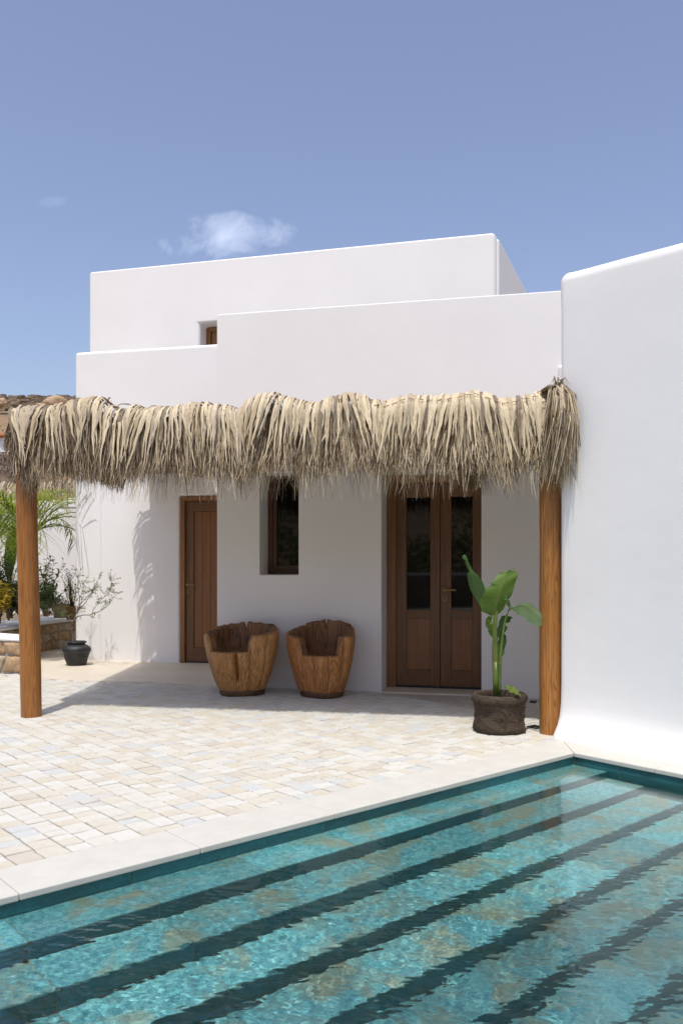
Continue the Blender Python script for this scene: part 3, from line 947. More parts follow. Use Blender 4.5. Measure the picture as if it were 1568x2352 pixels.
def ztop(X):
    p = L_(X); x = CX + p.x / p.y * FX
    y = float(np.interp(x, tx_, ty_))
    return H + (HY - y) / FX * (p.y - .02) + .016 * math.sin(X * 8.3 + .6) - .002


def leanf(X):
    """fronds fan out sideways from each bundle"""
    return 1.9 * max(0, -2.60 - X) + .16 * math.sin(X * 5.3 + 1.1) + .10 * math.sin(X * 12.7) + .06 * math.sin(X * 27)


def ribbon(mb, pts, ws, sides, mi, fold=.0):
    n = len(pts)
    if fold:
        V = []
        for p, w, s_ in zip(pts, ws, sides):
            nn = Vector((0, 0, 1)) if False else LN
            V += [p - s_ * w * .5, p + LN * (w * fold), p + s_ * w * .5]
        F = []
        for i in range(n - 1):
            F += [(3 * i, 3 * i + 1, 3 * i + 4, 3 * i + 3), (3 * i + 1, 3 * i + 2, 3 * i + 5, 3 * i + 4)]
    else:
        V = []
        for p, w, s_ in zip(pts, ws, sides): V += [p - s_ * w * .5, p + s_ * w * .5]
        F = [(2 * i, 2 * i + 1, 2 * i + 3, 2 * i + 2) for i in range(n - 1)]
    mb.add(V, F, mi)


rt = random.Random(21)


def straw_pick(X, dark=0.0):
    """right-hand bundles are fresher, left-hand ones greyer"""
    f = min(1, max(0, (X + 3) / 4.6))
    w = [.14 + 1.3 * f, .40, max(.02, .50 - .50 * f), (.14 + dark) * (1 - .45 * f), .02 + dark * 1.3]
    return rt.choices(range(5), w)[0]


def blade_path(X, start, total, width, lean, out, curl=0.0, nseg=9, split=False):
    zt = ztop(X) + rt.uniform(-.018, .008)
    base = L_(X)
    pts = []; ws = []; sd = []
    calm = .2 if start == 0 else 1.0
    tw = rt.uniform(-.5, .5) * calm; tw2 = rt.uniform(-.9, .9) * max(calm, .5)
    # over-the-ridge path, then hanging
    path = [(-.18, -.035), (-.07, -.002), (.025, -.006), (.095, -.045), (.15, -.13)]
    down = total
    for k in range(1, 6):
        t = k / 5
        path.append((.135 + out * t ** .8, -.13 - (down - .13) * t))
    path = [p for p in path if p[1] <= .01]
    if start > 0:
        path = [(d - start * .25, z - start * .6) for d, z in path[2:]]
    L = len(path)
    for i, (d, z) in enumerate(path):
        t = i / (L - 1)
        lat = lean * max(0, -z) + curl * max(0, t - .6) ** 2 * 2.2
        p = base + LN * d + LU * (lat + .004 * math.sin(i * 2.1 + X * 90)) + Vector((0, 0, zt + z))
        pts.append(p)
        w = width * (.75 + .25 * min(1, t / .3)) * (1 - .88 * max(0, (t - .42) / .58) ** 1.1)
        ws.append(max(w, .0022))
        a = tw * .5 + tw2 * t
        sd.append((LU * math.cos(a) + LN * math.sin(a)))
    return pts, ws, sd


leaves = []
XA, XB = -2.86, 1.73
# broad leaves of the top layers
k = 0
X = XA
while X < XB:
    for layer in range(3):
        x2 = X + rt.uniform(-.012, .012)
        tot = rt.uniform(.30, .56) if layer < 2 else rt.uniform(.42, .62)
        wd = rt.uniform(.020, .036) if layer == 0 or rt.random() < .6 else rt.uniform(.010, .018)
        f = (x2 + 3) / 4.7
        if f > .6: wd *= 1.15
        leaves.append((x2, (0 if layer == 0 else rt.uniform(.03, .22)), tot, wd, leanf(x2) + rt.gauss(0, .045 if layer == 0 else .08), rt.uniform(.02, .10) - layer * .02, rt.gauss(0, .05)))
    X += .0195
order = sorted(range(len(leaves)), key=lambda i: (leaves[i][1] > 0, -leaves[i][3]))
single = set(order[:285])
dense = MB()
for i, lf in enumerate(leaves):
    p_, w_, s_ = blade_path(*lf)
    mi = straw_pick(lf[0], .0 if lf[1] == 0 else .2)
    if i in single:
        mb = MB(); ribbon(mb, p_, w_, s_, 0, .18)
        mb.build('thatch_leaf', STRAW[mi], perg, True)
    else:
        ribbon(dense, p_, w_, s_, mi, .18)


def fibre(X, z0, z1, wd, d0, d1, mi, lean, curl):
    pts = []; ws = []; sd = []
    base = L_(X); a0_ = rt.uniform(-1.2, 1.2); ph = rt.uniform(0, 6)
    n = 6
    for i in range(n):
        t = i / (n - 1)
        z = z0 + (z1 - z0) * t
        lat = lean * (z0 - z) + curl * max(0, t - .5) ** 2 * 1.6 + .005 * math.sin(ph + t * 7)
        d = d0 + (d1 - d0) * t + .006 * math.sin(ph * 2 + t * 5) + curl * .4 * max(0, t - .6) ** 2
        pts.append(base + LN * d + LU * lat + Vector((0, 0, z)))
        ws.append(wd * (1 - .8 * t ** 1.3)); a = a0_ + t * 1.2
        sd.append(LU * math.cos(a) + LN * math.sin(a))
    ribbon(dense, pts, ws, sd, mi)


for k in range(11500):
    X = rt.uniform(XA + .02, XB + .03)
    zt = ztop(X)
    z0 = zt - rt.uniform(.05, .50)
    end = 2.075 + .035 * math.sin(X * 3.1 + 1) + .022 * math.sin(X * 9.7) + .015 * math.sin(X * 31)
    u = rt.random()
    z1 = end + rt.gauss(0, .05) - .07 * max(-.6, noise.noise(Vector((X * 3.3, 1, 5)))) * 2 - (rt.expovariate(8) if u < .18 else 0) + (rt.uniform(0, .22) if u > .72 else 0)
    z1 = max(z1, 1.82 + rt.random() * .05)
    if X < -2.74: z1 += (-2.74 - X) * 1.9
    front = rt.random()
    d0 = -.02 + .15 * front; d1 = d0 + rt.uniform(.0, .09)
    mi = straw_pick(X, 1.5 if front < .5 else .45)  # back fibres picked browner, painting the shade of the gaps
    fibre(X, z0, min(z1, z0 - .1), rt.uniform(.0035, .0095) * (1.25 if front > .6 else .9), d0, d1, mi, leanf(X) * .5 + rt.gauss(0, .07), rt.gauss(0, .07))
for k in range(900):
    X = rt.uniform(XA, XB); cl_ = max(0, noise.noise(Vector((X * 5, 7, 0))))
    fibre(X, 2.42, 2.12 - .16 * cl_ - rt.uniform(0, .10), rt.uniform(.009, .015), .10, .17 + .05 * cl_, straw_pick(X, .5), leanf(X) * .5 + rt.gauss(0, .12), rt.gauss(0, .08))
# darker hanging tuft near the right end
for k in range(330):
    X = .95 + rt.gauss(0, .075)
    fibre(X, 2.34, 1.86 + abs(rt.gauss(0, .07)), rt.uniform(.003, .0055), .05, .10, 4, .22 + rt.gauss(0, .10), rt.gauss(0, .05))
# long stray wisps
for k in range(170):
    X = rt.uniform(XA, XB)
    fibre(X, 2.25, 1.84 + rt.random() * .12, rt.uniform(.0025, .004), .12, .17, straw_pick(X, .3), rt.gauss(0, .10), rt.gauss(0, .25))


def hang(origin, outv, side, zt, total, wd, lean, mi, out=.1):
    pts = []; ws = []; sd = []
    prof_ = [(-.14, -.03), (-.04, 0), (.04, -.02), (.10, -.08), (.14, -.2)] + [(.14 + out * t, -.2 - (total - .2) * t) for t in (.25, .5, .75, 1)]
    tw = rt.uniform(-.6, .6)
    for i, (d, z) in enumerate(prof_):
        t = i / 8
        pts.append(origin + outv * d + side * (lean * -z) + Vector((0, 0, zt + z)))
        ws.append(max(.002, wd * (1 - .88 * max(0, (t - .35) / .65))))
        a = tw + t; sd.append(side * math.cos(a) + outv * math.sin(a))
    ribbon(dense, pts, ws, sd, mi)


# fronds wrapping the left corner and running back along the left edge of the roof
cl = L_(-2.79)
for k in range(520):
    ang = rt.uniform(-.15, 1.75)
    outv = (LN * math.cos(ang) - LU * math.sin(ang)).normalized(); side = Vector((-outv.y, outv.x, 0))
    hang(cl + Vector((rt.uniform(-.02, .05), rt.uniform(0, .12), 0)), outv, side, H + (HY - 945) / FX * 7.4 + rt.uniform(-.14, .03), rt.uniform(.25, .62 - .13 * max(0, ang)), rt.uniform(.005, .015), rt.gauss(.16, .12), straw_pick(-3, .3), rt.uniform(-.17, -.05) - .13 * max(0, ang - .5))
for k in range(150):
    t = rt.random(); o_ = cl.lerp(Vector((-2.74, 11.2, 0)), t) + Vector((.05, 0, 2.56 + rt.uniform(-.05, .05)))
    d_ = Vector((-1, rt.gauss(0, .45), 0)).normalized(); L = rt.uniform(.12, .34) * (.6 + .9 * max(0, noise.noise(Vector((t * 14, 2, 0)))))
    ribbon(dense, [o_, o_ + d_ * L * .5 + Vector((0, 0, .01)), o_ + d_ * L * .8 + Vector((0, 0, -.04 - L * .3)), o_ + d_ * L * .95 + Vector((0, 0, -.10 - L * .9))], [.016, .018, .012, .003], [Vector((d_.y, -d_.x, 0))] * 4, straw_pick(-3, .4))
for k in range(700):
    t = rt.random(); o_ = cl.lerp(Vector((-2.74, 11.2, 0)), t)
    hang(o_, Vector((-1, -.05, 0)), Vector((.05, -1, 0)), 2.60 + rt.uniform(-.10, .0), rt.uniform(.21, .30), rt.uniform(.005, .02), rt.gauss(0, .12), straw_pick(-3, .5), rt.uniform(-.04, .02))
# loose bundle at the right end, hanging over the annex corner
cr = Vector((1.665, 6.50, 0))
for k in range(420):
    ang = rt.uniform(-1.0, .35)
    outv = (LN * math.cos(ang) - LU * math.sin(ang)).normalized(); side = Vector((-outv.y, outv.x, 0))
    hang(cr + Vector((rt.uniform(-.06, .03), rt.uniform(-.05, .05), 0)), outv, side, 2.66 + rt.uniform(-.12, .05), rt.uniform(.25, .72), rt.uniform(.004, .014), rt.gauss(-.05, .10), straw_pick(rt.choice([-3, 1]), .5), rt.uniform(-.07, .01))
for k in range(9):
    p0 = cr + Vector((rt.uniform(-.03, .03), rt.uniform(-.05, .02), 2.66)); a = rt.uniform(-.6, .6)
    pts = [p0, p0 + Vector((a * .04, -.02, .05)), p0 + Vector((a * .09, -.03, .07 + rt.uniform(0, .03))), p0 + Vector((a * .15, -.05, .03))]
    ribbon(dense, pts, [.010, .010, .008, .002], [LU] * 4, 3)
# loose curls on top of the ridge
for k in range(5):
    X = rt.choice([-2.9 + rt.gauss(0, .06), rt.gauss(-2.0, .10), rt.gauss(-1.72, .09), rt.gauss(-.35, .1), rt.uniform(XA, XB)]); X = min(max(X, XA), XB)
    p0 = L_(X) + Vector((0, 0, ztop(X) - .02)); a = rt.choice([-1, 1]) * rt.uniform(.4, 1.2); h_ = rt.uniform(.015, .045)
    pts = [p0, p0 + LU * a * .05 + Vector((0, 0, h_)) + LN * .02, p0 + LU * a * .11 + Vector((0, 0, h_ * .9)) + LN * .05, p0 + LU * a * .17 + LN * .09 + Vector((0, 0, -.02))]
    ribbon(dense, pts, [.014, .014, .010, .003], [LN * .7 + Vector((0, 0, .7))] * 4, rt.choice([1, 2, 3, 4]))
tag(dense.build('thatch_fringe', STRAW, perg, False), kind='stuff')
# twine stitching on the fresh bundles
mb = MB()
X = .28
while X < 1.6:
    z = ztop(X) - .065 + .01 * math.sin(X * 14)
    a = L_(X) + LN * .120 + Vector((0, 0, z)); b2 = L_(X + .045) + LN * .124 + Vector((0, 0, ztop(X + .045) - .065))
    mb.tube([a, (a + b2) / 2 + LN * .004, b2], .0024, 5)
    X += rt.uniform(.06, .085)
mb.build('twine_stitching', STRAW[4], perg)

# ------------------------------------------------------------------ log armchairs
def log_chair(name, c, rt_, rb, seatz, arm, back, face, gap, mat, slit, seed, label, notch):
    root = thing(name, c, label, 'armchair', 'carved log armchairs against the white wall')
    n = 240; V = []; ox, oy, _ = c
    seatR = .72
    bz = .055

    def h(th):
        a = abs(math.atan2(math.sin(th - face), math.cos(th - face)))
        if a < gap: return seatz
        t = min(1, (a - gap) / .16)
        rise = seatz + (arm - seatz) * (t ** .45)
        if a > gap + .16:
            u_ = min(1, (a - gap - .16) / (PI - gap - .3)); rise = arm + (back - arm) * (3 * u_ ** 2 - 2 * u_ ** 3)
        rise += .022 * noise.noise(Vector((th * 3, seed, 0))) + .010 * noise.noise(Vector((th * 11, seed, 4)))
        for (na, nw, nd) in notch:
            dd = math.atan2(math.sin(th - na), math.cos(th - na))
            if abs(dd) < nw: rise -= nd * (1 - abs(dd) / nw)
        return rise

    def r_out(th, t, z):
        t = min(1.0, max(0.0, t)); p = rb + (rt_ - rb) * (1 - (1 - t) ** 1.9)
        if t > .8: p -= (t - .8) * .02
        x_, y_ = math.cos(th), math.sin(th)
        lob = 1 + .055 * math.sin(3 * th + seed) + .030 * math.sin(5 * th + seed * 2 + z) + .030 * noise.noise(Vector((x_ * 4, y_ * 4, z * 1.2 + seed))) + .009 * noise.noise(Vector((x_ * 14, y_ * 14, z * 2.2)))
        r = p * lob
        for (sa_, z0, z1, dep, wd) in slit:
            d = math.atan2(math.sin(th - sa_ - .02 * math.sin(z * 9)), math.cos(th - sa_ - .02 * math.sin(z * 9)))
            if z0 < z < z1 + .02:
                r -= dep * math.exp(-(d / wd) ** 2) * min(1, (z - z0) / .08)
        return r
    rows = 26
    for i in range(rows + 1):
        for k in range(n):
            th = 2 * PI * k / n; hh = h(th); z = bz + (hh - bz) * i / rows
            t = (z - bz) / (back - bz); r = r_out(th, t, z)
            if i == 0: r -= .008
            if i == rows: r -= .010
            V.append((ox + r * math.cos(th), oy + r * math.sin(th), z))
    # rim and hollow
    thick = .070
    inner = [(.012, 0.0), (thick, .002), (thick + .012, -.015)]
    for (ins, dz) in inner:
        for k in range(n):
            th = 2 * PI * k / n; hh = h(th); t = (hh - bz) / (back - bz); r = r_out(th, t, hh) - .01 - ins
            V.append((ox + r * math.cos(th), oy + r * math.sin(th), hh + dz * (1 if hh > seatz + .02 else 0) + .003))
    for j in range(1, 7):
        f = j / 6
        for k in range(n):
            th = 2 * PI * k / n; hh = h(th); t = (hh - bz) / (back - bz)
            r0 = r_out(th, t, hh) - .022 - thick
            r1 = rb * 1.18 * (1 + .04 * math.sin(2 * th + seed))
            r = r0 + (min(r0, r1) - r0) * f
            r += .012 * noise.noise(Vector((math.cos(th) * 7, math.sin(th) * 7, f * 1.5 + seed)))
            V.append((ox + r * math.cos(th), oy + r * math.sin(th), hh - .015 + (seatz - .012 - hh + .015) * f ** 1.1))
    total = rows + 1 + 3 + 6
    F = [(i * n + k, i * n + (k + 1) % n, (i + 1) * n + (k + 1) % n, (i + 1) * n + k) for i in range(total - 1) for k in range(n)]
    V.append((ox, oy, seatz - .02)); c_i = len(V) - 1
    F += [((total - 1) * n + k, (total - 1) * n + (k + 1) % n, c_i) for k in range(n)]
    fm = [0] * len(F)
    for idx in range(len(F)):
        if idx >= (rows + 1) * n: fm[idx] = 1
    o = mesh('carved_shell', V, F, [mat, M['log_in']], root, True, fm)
    mb = MB(); rr = rb * .98
    mb.lathe((ox, oy, 0), [(0.0, .001), (rr - .014, .0), (rr - .006, .008), (rr, .05), (rr - .01, .068), (.02, .068)], 60, 0, lambda t, z, r: .012 * math.sin(3 * t + seed) if r > .1 else 0)
    mb.build('plinth', M['log_dark'], root, True)
    return root


M['log_in'] = wood_mat('shaded_hollow_wood', (.38, .18, .065), (.22, .10, .038), (.05, .022, .01), ring=.55, zs=.13, rough=.6, scale=1.3, line=.7)  # darker copy of the log wood, with the shade of the hollow in its colour
c1 = Vector((-1.02, 8.67, 0)); c2 = Vector((-.185, 8.55, 0))
log_chair('log_armchair', c1, .385, .235, .452, .615, .705, R_(-106), R_(36), M['log'], [(R_(-93), .13, .46, .11, .045), (R_(-125), .1, .30, .02, .03), (R_(-66), .08, .60, .028, .04), (R_(-38), .08, .6, .02, .05)], 2.0,
          'wide honey brown log armchair with a deep split below its seat, nearer the plank door', [(R_(88), .06, .10), (R_(62), .05, .03), (R_(120), .09, .02)])
log_chair('log_armchair', c2, .350, .228, .425, .60, .735, R_(-97), R_(38), M['log2'], [(R_(-78), .05, .43, .022, .025), (R_(-48), .15, .6, .03, .05), (R_(-107), .05, .43, .02, .025), (R_(-140), .05, .5, .02, .04)], 5.0,
          'higher backed reddish log armchair with a cracked back, nearer the glazed double door', [(R_(84), .05, .12), (R_(30), .12, .05), (R_(130), .12, .035)])

# ------------------------------------------------------------------ banana plant in a burlap planter
pc = Vector((1.255, 6.76, 0))
pot = thing('burlap_planter', pc, 'brown burlap grow bag with rolled rim holding the banana plant by the right post', 'planter')


def wrinkle(t, z, r):
    if r < .1: return 0
    x_, y_ = math.cos(t), math.sin(t)
    a = .014 * noise.noise(Vector((x_ * 1.7, y_ * 1.7, z * 9))) + .014 * abs(noise.noise(Vector((x_ * 3.4 + z * 9, y_ * 3.4, z * 16 + 3)))) + .004 * noise.noise(Vector((x_ * 9, y_ * 9, z * 30)))
    dd = math.atan2(math.sin(t + .55), math.cos(t + .55))
    a += .025 * math.exp(-(dd / .10) ** 2) * (1 if z < .26 else .2) * (1.1 - z * 2)
    return a


mb = MB()
pr = [(.02, .004), (.17, .002), (.193, .008), (.200, .03)] + [(.200 - .010 * math.sin((z - .03) / .2 * PI), z) for z in np.linspace(.05, .235, 16)]
mb.lathe(pc, pr + [(.19, .245), (.178, .25)], 110, 0, wrinkle)
mb.build('bag', M['burlap'], pot, True)
mb = MB()
pr = [(.197, .232), (.210, .236), (.216, .25), (.215, .27), (.207, .29), (.193, .303), (.178, .300), (.170, .285), (.168, .25), (.168, .21)]
mb.lathe(pc, pr, 110, 0, lambda t, z, r: wrinkle(t, z, r) * .7 + .006 * math.sin(t * 5 + 1))
mb.build('rolled_rim', M['burlap'], pot, True)
mb = MB(); mb.lathe(pc, [(.0, .268), (.08, .262), (.172, .252)], 40, 0, lambda t, z, r: 0)
for k in range(160):
    a = rt.uniform(0, 6.28); r = math.sqrt(rt.random()) * .16; s_ = rt.uniform(.004, .014)
    p = pc + Vector((r * math.cos(a), r * math.sin(a), .262 + rt.uniform(0, .008)))
    mb.add([p + Vector((rt.uniform(-s_, s_), rt.uniform(-s_, s_), rt.uniform(-s_, s_))) for _ in range(4)], [(0, 1, 2), (0, 2, 3), (0, 3, 1), (1, 3, 2)])
mb.build('soil', M['soil'], pot)

ban = thing('banana_plant', pc + Vector((0, 0, .26)), 'young banana plant with one broad torn leaf and three thin stalks in the burlap planter', 'plant')
SC = 6.76 / FX


def BP(x, y, dy=0.0):
    """sheet position at the plant's depth, moved dy metres away from the viewer"""
    return at(x, y, 6.76 + dy)


def curve(pts, n):
    """Catmull-Rom through the points"""
    P = [pts[0]] + list(pts) + [pts[-1]]; out = []
    seg = len(pts) - 1
    for i in range(n):
        u_ = i / (n - 1) * seg; k = min(int(u_), seg - 1); t = u_ - k
        a, b_, c, d = P[k], P[k + 1], P[k + 2], P[k + 3]
        out.append(.5 * ((2 * b_) + (-a + c) * t + (2 * a - 5 * b_ + 4 * c - d) * t * t + (-a + 3 * b_ - 3 * c + d) * t ** 3))
    return out


def blade(name, mid, acr, wl_, wr_, mat, tears=(), droop=.1, n=44, parent=ban, wave=.006, arch=.0):
    """leaf blade: midrib curve, across direction(s), half-widths left and right, tears as (side, t, depth)"""
    pts = curve([Vector(p) for p in mid], n); mb = MB(); cols = 7
    A = [Vector(a).normalized() for a in acr]
    for side, wf in ((-1, wl_), (1, wr_)):
        V = []; U = []
        for i, p in enumerate(pts):
            t = i / (n - 1); f = t * (len(A) - 1); k = min(int(f), len(A) - 2) if len(A) > 1 else 0
            a = A[k].lerp(A[k + 1], f - k).normalized() if len(A) > 1 else A[0]
            tan = (pts[min(i + 1, n - 1)] - pts[max(i - 1, 0)]).normalized()
            nn = a.cross(tan).normalized()
            w = float(np.interp(t, [q[0] for q in wf], [q[1] for q in wf]))
            cut = 1.0
            for (sd_, tt, dep, wid) in tears:
                if sd_ == side: cut = min(cut, 1 - dep * max(0, 1 - abs(t - tt) / wid))
            for j in range(cols):
                u_ = j / (cols - 1)
                q = p + a * side * w * cut * u_ + tan * (w * .28 * u_ ** 1.2) - nn * (droop * w * u_ ** 2) + nn * (wave * math.sin(t * 23 + side) * u_ + arch * math.sin(u_ * PI) * w)
                V.append(q); U.append((t, side * u_))
        F = []
        for i in range(n - 1):
            for j in range(cols - 1):
                q = (i * cols + j, i * cols + j + 1, (i + 1) * cols + j + 1, (i + 1) * cols + j)
                F.append(q if side == 1 else q[::-1])
        mb.add(V, F, 0, U)
    o = mb.build(name, mat, parent, True, uv=True)
    mb = MB(); mb.tube([p + Vector((0, 0, 0)) for p in pts[::2]], [.0045 * (1 - .75 * i / len(pts[::2])) for i in range(len(pts[::2]))], 6)
    rib = mb.build('midrib', M['stalk'], o, True)
    rib.parent = o; rib.location = Vector((0, 0, 0))
    return o


def mesh_fix():
    pass


# stalks
def stalk(pts, r0, r1, mat='stalk', nm='stalk'):
    c = curve([Vector(p) for p in pts], 16); mb = MB(); mb.tube(c, [r0 + (r1 - r0) * i / 15 for i in range(16)], 12)
    return mb.build(nm, M[mat], ban, True)


stalk([BP(1140, 1592), BP(1137, 1500), BP(1134, 1440), BP(1136, 1412, -.01)], .019, .009)
stalk([BP(1144, 1592, -.01), BP(1141, 1510, -.01), BP(1138, 1440, -.02), BP(1141, 1400, -.02)], .015, .010)
stalk([BP(1147, 1594, -.03), BP(1150, 1500, -.04), BP(1159, 1430, -.06), BP(1171, 1394, -.08)], .012, .006)
stalk([BP(1136, 1592, .01), BP(1133, 1540, .01), BP(1131, 1500, .01), BP(1132, 1470, .02)], .013, .004, 'sheath', 'dry_sheath')
mb = MB(); mb.tube([BP(1141, 1600, 0), BP(1140, 1560), BP(1138, 1520)], [.032, .027, .020], 14); mb.build('pseudostem', M['stalk'], ban, True)
# the broad torn leaf
blade('banana_leaf', [BP(1135, 1414, -.01), BP(1141, 1385, -.05), BP(1150, 1350, -.07), BP(1160, 1320, -.04), BP(1163, 1311, -.02)],
      [(1, .10, .12), (1, .25, .22), (1, .1, .35)],
      [(0, .05), (.05, .11), (.25, .145), (.42, .135), (.60, .098), (.78, .072), (.9, .06), (1, .008)],
      [(0, .02), (.06, .065), (.25, .115), (.45, .135), (.60, .125), (.72, .09), (.85, .075), (.97, .055), (1, .012)], M['banana'],
      [(-1, .30, .35, .012), (-1, .52, .72, .02), (-1, .80, .7, .02), (-1, .13, .25, .01), (1, .77, .85, .045), (1, .95, .5, .03), (-1, .68, .3, .012)], .12)
# left leaf, half folded and seen from its dark side
blade('banana_leaf', [BP(1127, 1415, .02), BP(1108, 1380, .0), BP(1090, 1335, -.02), BP(1078, 1305, -.02), BP(1064, 1275, .0)],
      [(1, -1.2, .3), (1, -1.4, .4)],
      [(0, .01), (.1, .055), (.3, .095), (.5, .09), (.62, .06), (.68, .012), (.74, .035), (.82, .04), (.86, .010), (.93, .03), (1, .006)],
      [(0, .01), (.15, .045), (.35, .06), (.55, .05), (.64, .02), (.70, .01), (.8, .018), (.9, .02), (1, .005)], M['banana_dark'], [], .25, arch=.1)
# right leaf, bent and pale on top
blade('banana_leaf', [BP(1169, 1397, -.08), BP(1178, 1397, -.12), BP(1190, 1392, -.17), BP(1208, 1396, -.24), BP(1228, 1412, -.30), BP(1243, 1436, -.33)],
      [(.1, -1, .45), (.25, -1, .55), (.5, -1, .55)],
      [(0, .02), (.08, .055), (.18, .014), (.3, .08), (.5, .115), (.75, .10), (.92, .055), (1, .01)],
      [(0, .015), (.1, .05), (.2, .014), (.3, .055), (.5, .085), (.75, .08), (.9, .05), (1, .01)], M['banana_pale'], [(1, .9, .6, .03)], .15)
blade('banana_leaf', [BP(1171, 1396, -.08), BP(1166, 1384, -.10), BP(1160, 1368, -.10)], [(1, .3, .2), (1, .3, .2)],
      [(0, .004), (.4, .018), (.8, .012), (1, .003)], [(0, .004), (.4, .022), (.8, .018), (1, .003)], M['banana_dark'], [], .4)
# small lower leaves behind the stalks
blade('banana_leaf', [BP(1138, 1474, .04), BP(1130, 1450, .06), BP(1124, 1430, .07), BP(1126, 1416, .07)], [(1, .3, 0), (1, .3, .1)],
      [(0, .01), (.3, .035), (.7, .035), (1, .02)], [(0, .005), (.3, .02), (1, .02)], M['banana'], [], .1)
blade('banana_leaf', [BP(1142, 1466, .05), BP(1150, 1445, .08), BP(1158, 1425, .10), BP(1163, 1416, .1)], [(1, .3, -.35), (1, .3, -.3)],
      [(0, .005), (.3, .03), (.7, .04), (1, .02)], [(0, .01), (.2, .045), (.42, .055), (.5, .02), (.6, .055), (.9, .05), (1, .02)], M['banana_dark'], [(1, .5, .7, .06)], .1)
blade('banana_leaf', [BP(1143, 1520, .04), BP(1147, 1500, .06), BP(1152, 1470, .08), BP(1153, 1455, .08)], [(1, .3, -.2), (1, .3, -.2)],
      [(0, .01), (.3, .03), (.8, .03), (1, .01)], [(0, .01), (.3, .04), (.7, .045), (1, .015)], M['banana_dark'], [], .1)
# fallen leaf lying on the rim
blade('fallen_leaf', [BP(1158, 1576, -.08), BP(1170, 1583, -.13), BP(1184, 1590, -.18), BP(1194, 1597, -.19)], [(.3, 1, .35), (.4, 1, .3)],
      [(0, .01), (.3, .05), (.7, .035), (1, .006)], [(0, .01), (.3, .06), (.6, .05), (1, .006)], M['banana_yellow'], [(-1, .7, .5, .05)], .1)

# ------------------------------------------------------------------ black clay pot with a spindly little tree
bc = Vector((-3.45, 11.06, 0))
bp = thing('black_clay_pot', bc, 'black ribbed clay pot holding a spindly tree at the white wall', 'pot')
prof = [(.02, .003), (.112, .0), (.118, .006)]
for z in np.linspace(.01, .17, 27):
    base = .118 + .052 * ((z - .01) / .16) ** .8
    prof.append((base + .0036 * math.sin(z * 2 * PI / .027), z))
prof += [(.178, .185), (.182, .20), (.181, .215), (.174, .232), (.160, .248), (.140, .260), (.122, .266), (.113, .272), (.111, .28), (.116, .289), (.126, .295), (.130, .303), (.126, .311), (.112, .313), (.104, .305), (.100, .27), (.10, .24)]
mb = MB(); mb.lathe(bc, prof, 56, 0, lambda t, z, r: .0015 * math.sin(3 * t + z * 40)); mb.build('jar', M['clay'], bp, True)
mb = MB(); mb.lathe(bc, [(.0, .27), (.104, .268)], 24); mb.build('soil', M['soil'], bp)

tr = thing('potted_tree', bc + Vector((0, 0, .27)), 'spindly small tree with sparse feathery leaves growing from the black clay pot', 'tree')
TY = 11.06
rb_ = random.Random(5)


def TP(x, y, dy=0): return at(x, y, TY + dy)


def bez(pts, n): return curve([Vector(p) for p in pts], n)


main = [([TP(168, 1478), TP(168, 1460, .01), TP(165, 1440), TP(167, 1428, -.01)], .015, .011),
        ([TP(167, 1430), TP(172, 1418, .02), TP(177, 1405, .03), TP(182, 1396, .02)], .010, .007),
        ([TP(167, 1430), TP(175, 1420, -.03), TP(186, 1413, -.07), TP(212, 1410, -.14), TP(232, 1403, -.18), TP(250, 1387, -.2), TP(267, 1364, -.2)], .009, .0025),
        ([TP(212, 1410, -.14), TP(214, 1402, -.12), TP(222, 1390, -.1), TP(238, 1372, -.08), TP(256, 1352, -.05)], .005, .002),
        ([TP(181, 1397, .02), TP(192, 1391, .05), TP(202, 1376, .08), TP(212, 1360, .1), TP(221, 1346, .12), TP(225, 1331, .12)], .006, .0018),
        ([TP(182, 1396, .02), TP(186, 1385, -.02), TP(200, 1372, -.04), TP(214, 1358, -.08), TP(218, 1346, -.1)], .005, .0016),
        ([TP(178, 1402, .03), TP(182, 1385, .1), TP(181, 1362, .16), TP(179, 1340, .18), TP(180, 1311, .2)], .006, .0016),
        ([TP(179, 1400, .03), TP(188, 1382, .0), TP(186, 1366, -.03), TP(192, 1350, -.06), TP(190, 1336, -.06)], .005, .0016),
        ([TP(166, 1431), TP(157, 1419, .06), TP(148, 1413, .1), TP(138, 1410, .14)], .004, .0015),
        ([TP(240, 1372, -.1), TP(250, 1362, -.14), TP(255, 1345, -.16), TP(256, 1332, -.16)], .003, .0012),
        ([TP(176, 1406, .04), TP(172, 1390, .12), TP(175, 1375, .18), TP(173, 1352, .2)], .004, .0014)]
wood = MB(); fol = MB()


def leaflet(mb, p, d, L, w, mi=0):
    up = Vector((rb_.uniform(-1, 1), rb_.uniform(-1, 1), rb_.uniform(-.3, 1))).normalized(); s_ = d.cross(up)
    if s_.length < 1e-4: return
    s_.normalize(); q = p + d * L
    mb.add([p, p + d * L * .5 + s_ * w, q, p + d * L * .5 - s_ * w], [(0, 1, 2, 3)], mi)


